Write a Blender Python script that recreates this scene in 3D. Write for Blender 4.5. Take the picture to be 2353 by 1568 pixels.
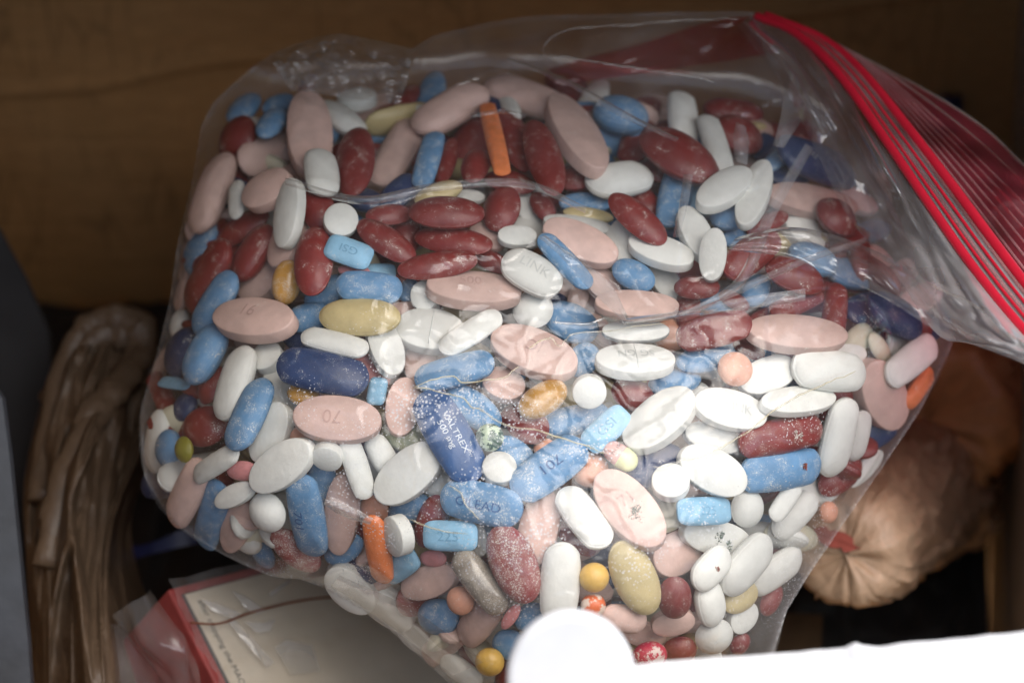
import bpy, bmesh, math, random
import numpy as np
from mathutils import Vector, Matrix

random.seed(7); rng = np.random.default_rng(7)
for o in list(bpy.data.objects): bpy.data.objects.remove(o)
S = bpy.context.scene
COL = S.collection

# ------------------------------------------------------------------ camera
PITCH = math.radians(30.0)
PICW, PICH = 2352.0, 1568.0            # reading grid used for measuring the photograph
LENS, SENSOR = 50.0, 22.2
FPX = LENS / SENSOR * PICW
C0 = np.array([0.0, 0.0, 0.22])        # middle of the bag
FW = np.array([0.0, math.cos(PITCH), -math.sin(PITCH)])
RT = np.array([1.0, 0.0, 0.0])
UP = np.array([0.0, math.sin(PITCH), math.cos(PITCH)])
D0 = 0.5
CAM = C0 - FW * D0
cd = bpy.data.cameras.new('camera'); cam = bpy.data.objects.new('camera', cd); COL.objects.link(cam)
cam.location = CAM
cam.rotation_euler = (math.pi / 2 - PITCH, 0, 0)
cd.lens = LENS; cd.sensor_width = SENSOR; cd.clip_start = 0.01; cd.clip_end = 100
cd.dof.use_dof = True; cd.dof.focus_distance = 0.478; cd.dof.aperture_fstop = 6.0
S.camera = cam

# ------------------------------------------------------------------ light
SUN_EL, SUN_AZ = math.radians(60), math.radians(142)   # azimuth measured from +Y towards +X: behind the camera, to the right
w = bpy.data.worlds.new('World'); S.world = w; w.use_nodes = True
nt = w.node_tree; nt.nodes.clear()
sky = nt.nodes.new('ShaderNodeTexSky'); sky.sky_type = 'NISHITA'; sky.sun_disc = False
sky.sun_elevation = SUN_EL; sky.sun_rotation = SUN_AZ; sky.dust_density = 2.5
bg = nt.nodes.new('ShaderNodeBackground'); bg.inputs['Strength'].default_value = 0.075
wo = nt.nodes.new('ShaderNodeOutputWorld')
nt.links.new(sky.outputs[0], bg.inputs[0]); nt.links.new(bg.outputs[0], wo.inputs[0])
sd_ = bpy.data.lights.new('sun', 'SUN'); sd_.energy = 1.5; sd_.angle = math.radians(74); sd_.color = (1.0, 0.96, 0.90)
sun = bpy.data.objects.new('sun', sd_); COL.objects.link(sun)
sdir = Vector((math.sin(SUN_AZ) * math.cos(SUN_EL), math.cos(SUN_AZ) * math.cos(SUN_EL), math.sin(SUN_EL)))
sun.rotation_euler = sdir.to_track_quat('Z', 'Y').to_euler(); sun.location = sdir * 2
S.view_settings.view_transform = 'Standard'; S.view_settings.look = 'None'
S.view_settings.gamma = 1; S.view_settings.use_curve_mapping = False
S.view_settings.exposure = 1.45
try:
    S.cycles.transparent_max_bounces = 16; S.cycles.max_bounces = 6; S.cycles.diffuse_bounces = 2; S.cycles.glossy_bounces = 2
    S.cycles.caustics_reflective = False; S.cycles.caustics_refractive = False
except Exception: pass

# ------------------------------------------------------------------ helpers
def P(x, y, d):
    """point seen at reading-grid pixel (x, y), d metres along the camera axis"""
    x = np.asarray(x, float); y = np.asarray(y, float); d = np.asarray(d, float)
    r = FW + np.multiply.outer((x - PICW / 2) / FPX, RT) + np.multiply.outer((PICH / 2 - y) / FPX, UP)
    return CAM + r * (d[..., None] if d.ndim else d)

def project(v):
    q = v - CAM; d = q @ FW
    return PICW / 2 + FPX * (q @ RT) / d, PICH / 2 - FPX * (q @ UP) / d, d

def mesh_from(name, verts, faces, smooth=True):
    me = bpy.data.meshes.new(name)
    me.from_pydata([tuple(v) for v in verts], [], [tuple(f) for f in faces]); me.update()
    if smooth: me.polygons.foreach_set('use_smooth', [True] * len(me.polygons))
    return me

def link(name, me, mat=None, parent=None):
    o = bpy.data.objects.new(name, me); COL.objects.link(o)
    if mat is not None and me is not None:
        me.materials.clear(); me.materials.append(mat)
    if parent is not None: o.parent = parent
    return o

def tag(o, label, cat, group=None):
    o['label'] = label; o['category'] = cat
    if group: o['group'] = group
    return o

def empty(name, label, cat, loc=(0, 0, 0), group=None):
    o = bpy.data.objects.new(name, None); COL.objects.link(o); o.location = loc; o.empty_display_size = 0.01
    return tag(o, label, cat, group)

def adopt(o, parent):
    o.parent = parent; o.matrix_parent_inverse = Matrix.Translation(-Vector(parent.location)); return o

def smooth_line(pts, n):
    """Catmull-Rom through the points, n samples"""
    p = np.array(pts, float)
    p = np.vstack([2 * p[0] - p[1], p, 2 * p[-1] - p[-2]])
    m = len(p) - 3; t = np.linspace(0, m - 1e-9, n); i = t.astype(int); f = (t - i)[:, None]
    a, b, c, d = p[i], p[i + 1], p[i + 2], p[i + 3]
    return 0.5 * (2 * b + (c - a) * f + (2 * a - 5 * b + 4 * c - d) * f ** 2 + (3 * b - a - 3 * c + d) * f ** 3)

def tube_mesh(name, line, rad, seg=8, flat=1.0, nrm=None):
    line = np.array(line, float); n = len(line)
    rad = np.broadcast_to(np.asarray(rad, float), (n,))
    t = np.gradient(line, axis=0); t /= np.linalg.norm(t, axis=1)[:, None] + 1e-12
    ref = np.array(nrm if nrm is not None else -FW, float)
    s = np.cross(t, ref); s /= np.linalg.norm(s, axis=1)[:, None] + 1e-12
    u = np.cross(s, t)
    vs = []
    for k in range(seg):
        a = 2 * math.pi * k / seg
        vs.append(line + (math.cos(a) * s + math.sin(a) * flat * u) * rad[:, None])
    v = np.stack(vs, 1).reshape(-1, 3)
    f = [(i * seg + k, i * seg + (k + 1) % seg, (i + 1) * seg + (k + 1) % seg, (i + 1) * seg + k) for i in range(n - 1) for k in range(seg)]
    f.append(tuple(range(seg))[::-1]); f.append(tuple((n - 1) * seg + k for k in range(seg)))
    return v, f

def join(parts):
    V = []; F = []; o = 0
    for v, f in parts:
        V.append(np.asarray(v)); F += [tuple(i + o for i in q) for q in f]; o += len(v)
    return np.vstack(V), F

def loft(rows, nu, nv):
    """rows: list of polylines of (x, y, depth); returns a grid nv x nu of world points"""
    R = np.stack([smooth_line(r, nu) for r in rows])            # rows, nu, 3
    G = np.stack([smooth_line(R[:, j], nv) for j in range(nu)], 1)   # nv, nu, 3
    return G

def grid_faces(nv, nu):
    return [(i * nu + j, i * nu + j + 1, (i + 1) * nu + j + 1, (i + 1) * nu + j) for i in range(nv - 1) for j in range(nu - 1)]

def slab(poly, n, thick):
    """prism: polygon of world points, extruded by thick against n"""
    poly = np.array(poly, float); n = np.array(n, float); n = n / np.linalg.norm(n); k = len(poly)
    v = np.vstack([poly, poly - n * thick])
    f = [tuple(range(k)), tuple(range(2 * k - 1, k - 1, -1))] + [(i, k + i, k + (i + 1) % k, (i + 1) % k) for i in range(k)]
    return v, f

NG = {}
def noise2(x, y, seed, oct=3):
    """cheap smooth value noise"""
    if seed not in NG: r = np.random.default_rng(seed); NG[seed] = [r.standard_normal((64, 64)) for _ in range(4)]
    out = 0; amp = 1
    for o in range(oct):
        g = NG[seed][o]; X = x * 2 ** o; Y = y * 2 ** o
        i = np.floor(X).astype(int); j = np.floor(Y).astype(int); fx = X - i; fy = Y - j
        fx = fx * fx * (3 - 2 * fx); fy = fy * fy * (3 - 2 * fy)
        h = lambda a, b: g[a % 64, b % 64]
        out = out + amp * ((h(i, j) * (1 - fx) + h(i + 1, j) * fx) * (1 - fy) + (h(i, j + 1) * (1 - fx) + h(i + 1, j + 1) * fx) * fy)
        amp *= 0.5
    return out

# ------------------------------------------------------------------ materials
def new_mat(name):
    m = bpy.data.materials.new(name); m.use_nodes = True; t = m.node_tree
    return m, t, t.nodes['Principled BSDF'], t.nodes['Material Output']

def N(t, kind, **kw):
    n = t.nodes.new(kind)
    for k, v in kw.items():
        if k.startswith('i_'):
            key = k[2:]; n.inputs[int(key) if key.isdigit() else key.replace('_', ' ')].default_value = v
        else: setattr(n, k, v)
    return n

def ramp(t, src, a, b, ca=(0, 0, 0, 1), cb=(1, 1, 1, 1)):
    r = t.nodes.new('ShaderNodeValToRGB'); r.color_ramp.elements[0].position = a; r.color_ramp.elements[1].position = b
    r.color_ramp.elements[0].color = ca; r.color_ramp.elements[1].color = cb
    t.links.new(src, r.inputs[0]); return r.outputs[0]

def mixc(t, fac, a, b, mode='MIX'):
    n = t.nodes.new('ShaderNodeMix'); n.data_type = 'RGBA'; n.blend_type = mode
    for sock, v in ((n.inputs[0], fac), (n.inputs[6], a), (n.inputs[7], b)):
        if hasattr(v, 'links') or isinstance(v, bpy.types.NodeSocket): t.links.new(v, sock)
        else: sock.default_value = v if not isinstance(v, tuple) or len(v) == 4 else (*v, 1)
    return n.outputs[2]

def math_(t, op, a, b=None):
    n = t.nodes.new('ShaderNodeMath'); n.operation = op
    for i, v in ((0, a), (1, b)):
        if v is None: continue
        if isinstance(v, bpy.types.NodeSocket): t.links.new(v, n.inputs[i])
        else: n.inputs[i].default_value = v
    return n.outputs[0]

def pill_mat(name, col, rough=0.5, dust=0.0, speck=(0.8, 0.78, 0.7), blot=None, coat=0.0, sss=0.0, var=0.12, trans=0.0):
    m, t, b, out = new_mat(name)
    tc = N(t, 'ShaderNodeTexCoord'); oi = N(t, 'ShaderNodeObjectInfo')
    add = N(t, 'ShaderNodeVectorMath', operation='MULTIPLY_ADD')
    t.links.new(oi.outputs['Random'], add.inputs[0]); add.inputs[1].default_value = (37, 53, 71)
    t.links.new(tc.outputs['Object'], add.inputs[2]); v = add.outputs[0]
    n1 = N(t, 'ShaderNodeTexNoise', i_Scale=2.3, i_Detail=4.0); t.links.new(v, n1.inputs['Vector'])
    lo = tuple(c * (1 - var) for c in col) + (1,); hi = tuple(min(1, c * (1 + var)) for c in col) + (1,)
    c = ramp(t, n1.outputs[0], 0.3, 0.7, lo, hi)
    # every pill a touch different
    hs = N(t, 'ShaderNodeHueSaturation'); t.links.new(c, hs.inputs['Color'])
    mr = N(t, 'ShaderNodeMapRange', i_3=0.86, i_4=1.1); t.links.new(oi.outputs['Random'], mr.inputs[0]); t.links.new(mr.outputs[0], hs.inputs['Value'])
    c = hs.outputs[0]
    if blot:
        nb = N(t, 'ShaderNodeTexNoise', i_Scale=2.1, i_Detail=6.0, i_Roughness=0.7); t.links.new(v, nb.inputs['Vector'])
        c = mixc(t, ramp(t, nb.outputs[0], 0.5, 0.54), c, tuple(blot) + (1,))
    # tiny dark pits / grime
    n3 = N(t, 'ShaderNodeTexNoise', i_Scale=16.0, i_Detail=2.0); t.links.new(v, n3.inputs['Vector'])
    c = mixc(t, ramp(t, n3.outputs[0], 0.73, 0.78, (0, 0, 0, 1), (0.45, 0.45, 0.45, 1)), c, (0.16, 0.12, 0.08, 1))
    if dust > 0:
        vo = N(t, 'ShaderNodeTexVoronoi', i_Scale=17.0); t.links.new(v, vo.inputs['Vector'])
        vo2 = N(t, 'ShaderNodeTexVoronoi', i_Scale=34.0); t.links.new(v, vo2.inputs['Vector'])
        n2 = N(t, 'ShaderNodeTexNoise', i_Scale=3.0, i_Detail=5.0, i_Roughness=0.65); t.links.new(v, n2.inputs['Vector'])
        k = math_(t, 'MULTIPLY', ramp(t, n2.outputs[0], 0.62 - 0.3 * dust, 0.75 - 0.2 * dust), 0.55)
        a = math_(t, 'LESS_THAN', vo.outputs['Distance'], math_(t, 'MULTIPLY', k, 0.48))
        a2 = math_(t, 'LESS_THAN', vo2.outputs['Distance'], math_(t, 'MULTIPLY', k, 0.62))
        haze = math_(t, 'MULTIPLY', k, 0.25 * dust)
        f = math_(t, 'MAXIMUM', math_(t, 'MULTIPLY', math_(t, 'MAXIMUM', a, a2), 0.8), haze)
        c = mixc(t, f, c, tuple(speck) + (1,))
    t.links.new(c, b.inputs['Base Color'])
    b.inputs['Roughness'].default_value = rough
    b.inputs['Coat Weight'].default_value = coat; b.inputs['Coat Roughness'].default_value = 0.15
    if False:
        b.inputs['Subsurface Weight'].default_value = sss; b.inputs['Subsurface Radius'].default_value = (1, 0.8, 0.6)
        b.inputs['Subsurface Scale'].default_value = 0.0015
    if False:
        b.inputs['Transmission Weight'].default_value = trans; b.inputs['IOR'].default_value = 1.3
    bp = N(t, 'ShaderNodeBump', i_Strength=0.25, i_Distance=0.0004)
    n4 = N(t, 'ShaderNodeTexNoise', i_Scale=9.0, i_Detail=5.0); t.links.new(v, n4.inputs['Vector'])
    t.links.new(n4.outputs[0], bp.inputs['Height']); t.links.new(bp.outputs[0], b.inputs['Normal'])
    return m

PM = {
 'pink':   pill_mat('pink_coat', (0.66, 0.46, 0.40), 0.6, 0.2),
 'white':  pill_mat('white_coat', (0.74, 0.74, 0.69), 0.62, 0.0, var=0.06),
 'cream':  pill_mat('cream_coat', (0.70, 0.66, 0.50), 0.5, 0.0, var=0.08),
 'blue':   pill_mat('blue_coat', (0.125, 0.28, 0.48), 0.6, 0.65),
 'dark':   pill_mat('navy_coat', (0.018, 0.040, 0.115), 0.4, 0.4),
 'royal':  pill_mat('royal_blue_coat', (0.04, 0.11, 0.28), 0.42, 0.3),
 'light':  pill_mat('light_blue_coat', (0.25, 0.47, 0.64), 0.55, 0.3),
 'red':    pill_mat('dark_red_coat', (0.205, 0.024, 0.021), 0.42, 0.45, coat=0.08),
 'dusty':  pill_mat('powdered_red_coat', (0.24, 0.030, 0.030), 0.5, 1.0),
 'tan':    pill_mat('tan_coat', (0.60, 0.49, 0.25), 0.4, 0.1),
 'amber':  pill_mat('amber_gel', (0.58, 0.30, 0.06), 0.2, 0.75, coat=0.6, trans=0.25),
 'green_gel': pill_mat('grey_green_gel', (0.30, 0.32, 0.20), 0.2, 0.85, coat=0.6, trans=0.3),
 'yellow': pill_mat('mustard_coat', (0.68, 0.42, 0.09), 0.35, 0.25),
 'orange': pill_mat('orange_coat', (0.78, 0.22, 0.07), 0.45, 0.3),
 'salmon': pill_mat('salmon_coat', (0.74, 0.36, 0.24), 0.5, 0.25),
 'chip':   pill_mat('chipped_orange_coat', (0.80, 0.17, 0.05), 0.35, 0.1, blot=(0.75, 0.6, 0.5)),
 'rasp':   pill_mat('raspberry_coat', (0.62, 0.04, 0.09), 0.4, 0.35, blot=(0.75, 0.6, 0.55)),
 'rose':   pill_mat('rose_coat', (0.66, 0.27, 0.27), 0.5, 0.15),
 'grey':   pill_mat('grey_brown_capsule', (0.27, 0.235, 0.19), 0.25, 0.9, speck=(0.6, 0.55, 0.48), coat=0.6, var=0.3),
 'olive':  pill_mat('olive_coat', (0.27, 0.25, 0.03), 0.4, 0.1),
 'mottle': pill_mat('green_mottled_coat', (0.09, 0.16, 0.13), 0.5, 0.1, blot=(0.62, 0.72, 0.55)),
 'capyel': pill_mat('pale_yellow_shell', (0.72, 0.74, 0.40), 0.25, 0.0, coat=0.4),
 'cappink': pill_mat('pale_pink_shell', (0.70, 0.40, 0.36), 0.25, 0.05, coat=0.4),
}
def plain(name, col, rough=0.6, bump=0.0, scale=200, var=0.15):
    m, t, b, out = new_mat(name)
    tc = N(t, 'ShaderNodeTexCoord'); n = N(t, 'ShaderNodeTexNoise', i_Scale=float(scale), i_Detail=5.0)
    t.links.new(tc.outputs['Object'], n.inputs['Vector'])
    c = ramp(t, n.outputs[0], 0.3, 0.7, tuple(x * (1 - var) for x in col) + (1,), tuple(min(1, x * (1 + var)) for x in col) + (1,))
    t.links.new(c, b.inputs['Base Color']); b.inputs['Roughness'].default_value = rough
    if bump > 0:
        bp = N(t, 'ShaderNodeBump', i_Strength=0.5, i_Distance=bump); t.links.new(n.outputs[0], bp.inputs['Height']); t.links.new(bp.outputs[0], b.inputs['Normal'])
    return m

def carrier_mat(name, col, var=0.2):
    m, t, b, out = new_mat(name)
    tc = N(t, 'ShaderNodeTexCoord'); n = N(t, 'ShaderNodeTexNoise', i_Scale=70.0, i_Detail=6.0, i_Roughness=0.65, i_Distortion=1.5); t.links.new(tc.outputs['Object'], n.inputs['Vector'])
    mx = mixc(t, 0.35, tc.outputs['Object'], n.outputs['Color']) if False else tc.outputs['Object']
    vo = N(t, 'ShaderNodeTexVoronoi', i_Scale=130.0, feature='DISTANCE_TO_EDGE'); t.links.new(mx, vo.inputs['Vector'])
    vo2 = N(t, 'ShaderNodeTexVoronoi', i_Scale=320.0, feature='DISTANCE_TO_EDGE'); t.links.new(mx, vo2.inputs['Vector'])
    c = ramp(t, n.outputs[0], 0.3, 0.7, tuple(x * (1 - var) for x in col) + (1,), tuple(min(1, x * (1 + var)) for x in col) + (1,))
    h = math_(t, 'ADD', math_(t, 'ADD', math_(t, 'MULTIPLY', vo.outputs['Distance'], 0.8), math_(t, 'MULTIPLY', vo2.outputs['Distance'], 0.35)), math_(t, 'MULTIPLY', n.outputs[0], 1.0))
    bp = N(t, 'ShaderNodeBump', i_Strength=0.7, i_Distance=0.0010); t.links.new(h, bp.inputs['Height'])
    t.links.new(c, b.inputs['Base Color']); b.inputs['Roughness'].default_value = 0.38; t.links.new(bp.outputs[0], b.inputs['Normal'])
    tl = N(t, 'ShaderNodeBsdfTranslucent'); t.links.new(c, tl.inputs[0]); t.links.new(bp.outputs[0], tl.inputs['Normal'])
    mxs = N(t, 'ShaderNodeMixShader', i_0=0.25); t.links.new(b.outputs[0], mxs.inputs[1]); t.links.new(tl.outputs[0], mxs.inputs[2]); t.links.new(mxs.outputs[0], out.inputs['Surface'])
    return m

def film_mat(name, tint=(0.97, 0.97, 0.96), haze=0.05, dust=False, attr=False, gloss=1.0, rough=0.1, hazecol=(0.85, 0.85, 0.86), bump=0.0006, bscale=90.0):
    """thin clear polythene: see-through, with a mirror-like sheen at grazing angles, faint milkiness, powder stuck to it"""
    m, t, b, out = new_mat(name); t.nodes.remove(b)
    tc = N(t, 'ShaderNodeTexCoord')
    tr = N(t, 'ShaderNodeBsdfTransparent'); tr.inputs[0].default_value = (*tint, 1)
    gl = N(t, 'ShaderNodeBsdfGlossy'); gl.inputs['Roughness'].default_value = rough
    bp = N(t, 'ShaderNodeBump', i_Strength=0.6, i_Distance=bump)
    mp = N(t, 'ShaderNodeMapping'); mp.inputs['Scale'].default_value = (1.0, 0.55, 0.8); mp.inputs['Rotation'].default_value = (0.3, 0.4, 0.6)
    t.links.new(tc.outputs['Object'], mp.inputs[0])
    n = N(t, 'ShaderNodeTexNoise', i_Scale=bscale, i_Detail=2.0, i_Distortion=1.0); t.links.new(mp.outputs[0], n.inputs['Vector'])
    t.links.new(n.outputs[0], bp.inputs['Height']); t.links.new(bp.outputs[0], gl.inputs['Normal'])
    ge = N(t, 'ShaderNodeNewGeometry')
    fr = N(t, 'ShaderNodeFresnel', i_IOR=1.5); t.links.new(math_(t, 'MULTIPLY_ADD', ge.outputs['Backfacing'], -0.8333), fr.inputs['IOR']); fr.inputs['IOR'].links[0].from_node.inputs[2].default_value = 1.5; t.links.new(bp.outputs[0], fr.inputs['Normal'])
    g = math_(t, 'MINIMUM', math_(t, 'MULTIPLY', fr.outputs[0], 1.6 * gloss), 0.85)
    m1 = N(t, 'ShaderNodeMixShader'); t.links.new(g, m1.inputs[0]); t.links.new(tr.outputs[0], m1.inputs[1]); t.links.new(gl.outputs[0], m1.inputs[2])
    df = N(t, 'ShaderNodeBsdfDiffuse'); df.inputs[0].default_value = (*hazecol, 1)
    tl = N(t, 'ShaderNodeBsdfTranslucent'); tl.inputs[0].default_value = (*hazecol, 1)
    m2 = N(t, 'ShaderNodeMixShader', i_0=0.35); t.links.new(df.outputs[0], m2.inputs[1]); t.links.new(tl.outputs[0], m2.inputs[2])
    nh = N(t, 'ShaderNodeTexNoise', i_Scale=45.0, i_Detail=2.0, i_Roughness=0.6); t.links.new(tc.outputs['Object'], nh.inputs['Vector'])
    hz = math_(t, 'MULTIPLY', ramp(t, nh.outputs[0], 0.3, 0.75), haze * 1.6)
    hz = math_(t, 'ADD', hz, haze * 0.3)
    if attr or dust: ah = N(t, 'ShaderNodeAttribute', attribute_name='haze')
    if attr: hz = math_(t, 'MINIMUM', math_(t, 'ADD', hz, math_(t, 'MULTIPLY', ah.outputs['Fac'], math_(t, 'ADD', math_(t, 'MULTIPLY', nh.outputs[0], 0.5), 0.05))), 0.85)
    if dust:
        at = N(t, 'ShaderNodeAttribute', attribute_name='dust')
        nd = N(t, 'ShaderNodeTexNoise', i_Scale=70.0, i_Detail=2.0); t.links.new(tc.outputs['Object'], nd.inputs['Vector'])
        mk = math_(t, 'MULTIPLY', ramp(t, nd.outputs[0], 0.38, 0.66), at.outputs['Fac'])
        v1 = N(t, 'ShaderNodeTexVoronoi', i_Scale=1500.0); t.links.new(tc.outputs['Object'], v1.inputs['Vector'])
        v2 = N(t, 'ShaderNodeTexVoronoi', i_Scale=620.0); t.links.new(tc.outputs['Object'], v2.inputs['Vector'])
        sx = N(t, 'ShaderNodeSeparateColor'); t.links.new(v2.outputs['Color'], sx.inputs[0])
        a1 = math_(t, 'LESS_THAN', v1.outputs['Distance'], math_(t, 'MULTIPLY', mk, 0.38))
        a2 = math_(t, 'LESS_THAN', v2.outputs['Distance'], math_(t, 'MULTIPLY', math_(t, 'MULTIPLY', mk, 0.24), sx.outputs[0]))
        sp = math_(t, 'MULTIPLY', math_(t, 'MAXIMUM', a1, a2), 0.75)
        hz = math_(t, 'ADD', hz, math_(t, 'MULTIPLY', ah.outputs['Fac'], math_(t, 'ADD', math_(t, 'MULTIPLY', nh.outputs[0], 0.5), 0.05)))
        hz = math_(t, 'MINIMUM', math_(t, 'MAXIMUM', hz, sp), 0.85)
    m3 = N(t, 'ShaderNodeMixShader'); t.links.new(hz, m3.inputs[0]); t.links.new(m1.outputs[0], m3.inputs[1]); t.links.new(m2.outputs[0], m3.inputs[2])
    t.links.new(m3.outputs[0], out.inputs['Surface'])
    return m

def card_mat(name, col):
    m, t, b, out = new_mat(name)
    tc = N(t, 'ShaderNodeTexCoord')
    mp = N(t, 'ShaderNodeMapping'); mp.inputs['Scale'].default_value = (1, 1, 5); t.links.new(tc.outputs['Object'], mp.inputs[0])
    n = N(t, 'ShaderNodeTexNoise', i_Scale=120.0, i_Detail=6.0, i_Roughness=0.7); t.links.new(mp.outputs[0], n.inputs['Vector'])
    c = ramp(t, n.outputs[0], 0.25, 0.75, tuple(x * 0.78 for x in col) + (1,), tuple(x * 1.2 for x in col) + (1,))
    # flutes showing through as faint upright lines of darker colour
    mp2 = N(t, 'ShaderNodeMapping'); mp2.inputs['Scale'].default_value = (1, 1, 0.22); t.links.new(tc.outputs['Object'], mp2.inputs[0])
    vo = N(t, 'ShaderNodeTexVoronoi', i_Scale=150.0, feature='DISTANCE_TO_EDGE'); t.links.new(mp2.outputs[0], vo.inputs['Vector'])
    dark = ramp(t, vo.outputs['Distance'], 0.0, 0.06, (0.62, 0.62, 0.62, 1), (1, 1, 1, 1))
    nm = N(t, 'ShaderNodeTexNoise', i_Scale=60.0, i_Detail=3.0); t.links.new(tc.outputs['Object'], nm.inputs['Vector'])
    dk = mixc(t, ramp(t, nm.outputs[0], 0.5, 0.62), (1, 1, 1, 1), dark)
    c = mixc(t, 1.0, c, dk, 'MULTIPLY')
    t.links.new(c, b.inputs['Base Color']); b.inputs['Roughness'].default_value = 0.85
    bp = N(t, 'ShaderNodeBump', i_Strength=0.4, i_Distance=0.0006); t.links.new(n.outputs[0], bp.inputs['Height']); t.links.new(bp.outputs[0], b.inputs['Normal'])
    return m

M_card = card_mat('brown_cardboard', (0.38, 0.20, 0.072))
M_white = plain('white_card', (0.84, 0.85, 0.86), 0.6, var=0.02)
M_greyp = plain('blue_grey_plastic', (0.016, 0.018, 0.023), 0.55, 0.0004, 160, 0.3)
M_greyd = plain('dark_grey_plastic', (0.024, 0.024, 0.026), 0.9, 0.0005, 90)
M_brownp = plain('brown_grey_card', (0.33, 0.31, 0.28), 0.6, 0.0003, 120)
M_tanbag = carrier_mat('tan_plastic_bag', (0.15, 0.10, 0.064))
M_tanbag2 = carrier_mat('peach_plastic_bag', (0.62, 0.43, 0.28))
M_redprint = plain('red_bag_print', (0.36, 0.08, 0.055), 0.6)
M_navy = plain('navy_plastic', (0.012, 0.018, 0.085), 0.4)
M_redcard = plain('red_carton', (0.30, 0.05, 0.047), 0.6, var=0.2)
M_label = plain('cream_label', (0.60, 0.53, 0.43), 0.55, var=0.10, scale=60)
M_ink = plain('dark_ink', (0.05, 0.055, 0.06), 0.6)
M_thread = plain('brown_thread', (0.16, 0.05, 0.025), 0.7)
M_smallbox = plain('dull_brown_carton', (0.10, 0.065, 0.035), 0.7)
M_zip = plain('red_zip_plastic', (0.55, 0.014, 0.035), 0.35, var=0.06)
M_film = film_mat('clear_bag_film', haze=0.028, dust=True, gloss=0.75, rough=0.13, bump=0.00028)
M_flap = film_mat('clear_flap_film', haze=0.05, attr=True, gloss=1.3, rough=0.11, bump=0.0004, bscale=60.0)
M_wrap = film_mat('carton_shrink_wrap', haze=0.10, gloss=1.0, rough=0.16, bump=0.0007, bscale=60.0)  # glare of the wrap partly put into its haze
M_zipfilm = film_mat('red_tinted_film', tint=(0.82, 0.22, 0.26), haze=0.26, hazecol=(0.62, 0.08, 0.12), gloss=1.2, rough=0.15, bump=0.0008)
M_zipfaint = film_mat('faint_red_film', tint=(0.92, 0.50, 0.54), haze=0.12, hazecol=(0.62, 0.08, 0.12), gloss=1.2, rough=0.15)
M_rib = film_mat('pale_zip_rib', tint=(0.95, 0.8, 0.8), haze=0.30, hazecol=(0.75, 0.42, 0.42), gloss=1.2, rough=0.2)
M_glint_rib = film_mat('glint_and_rib_film', haze=0.14, hazecol=(0.95, 0.90, 0.80), gloss=2.2, rough=0.15)  # crease highlights put into the haze colour; pale zip ribs share it
M_goldglint = film_mat('painted_warm_glint', haze=0.30, hazecol=(1.0, 0.90, 0.60), gloss=1.5, rough=0.2)  # golden glints of refracted light, put into the haze colour
M_crumb = plain('grey_green_crumbs', (0.17, 0.22, 0.18), 0.8, var=0.5, scale=3)
M_flake = plain('pale_flakes', (0.75, 0.72, 0.65), 0.8, var=0.2, scale=3)
M_rust = plain('rust_crumbs', (0.32, 0.07, 0.03), 0.8, var=0.3, scale=3)

# ------------------------------------------------------------------ shape of the filled bag
OUT = np.array([(500, 205), (690, 185), (960, 170), (1120, 150), (1400, 185), (1700, 205), (1900, 285), (1990, 440), (2150, 680), (2178, 790),
                (2105, 935), (2015, 1065), (1925, 1195), (1845, 1315), (1795, 1400), (1745, 1510), (1640, 1570), (1400, 1610), (1150, 1610),
                (1040, 1555), (900, 1432), (745, 1342), (640, 1330), (520, 1262), (400, 1195), (340, 1090), (330, 950), (358, 850),
                (395, 700), (415, 560), (445, 430), (485, 300)], float)

def sdist(pts, poly):
    pts = np.asarray(pts, float); d = np.full(len(pts), 1e9); ins = np.zeros(len(pts), bool); near = np.zeros((len(pts), 2))
    for i in range(len(poly)):
        a, b = poly[i], poly[(i + 1) % len(poly)]; ab = b - a
        t = np.clip(((pts - a) @ ab) / (ab @ ab), 0, 1); q = a + t[:, None] * ab
        e = np.linalg.norm(pts - q, axis=1); m = e < d; d[m] = e[m]; near[m] = q[m]
        c = ((a[1] > pts[:, 1]) != (b[1] > pts[:, 1])) & (pts[:, 0] < (b[0] - a[0]) * (pts[:, 1] - a[1]) / (b[1] - a[1] + 1e-12) + a[0])
        ins ^= c
    return np.where(ins, d, -d), near

KPX = D0 / FPX
def relief(x, y):
    """height of the pile towards the camera, metres"""
    x = np.atleast_1d(np.asarray(x, float)); y = np.atleast_1d(np.asarray(y, float))
    d, _ = sdist(np.stack([x, y], 1), OUT)
    s = np.clip(d / 420.0, 0, 1)
    return 0.36 * (y - 784) * KPX + 0.034 * (1 - (1 - s) ** 2) - 0.016

def surf_normal(x, y):
    e = 25.0
    w0 = relief([x + e, x - e, x, x], [y, y, y + e, y - e])
    a = P(x + e, y, D0 - w0[0]) - P(x - e, y, D0 - w0[1]); b = P(x, y - e, D0 - w0[3]) - P(x, y + e, D0 - w0[2])
    n = np.cross(a, b); return n / np.linalg.norm(n)

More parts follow.
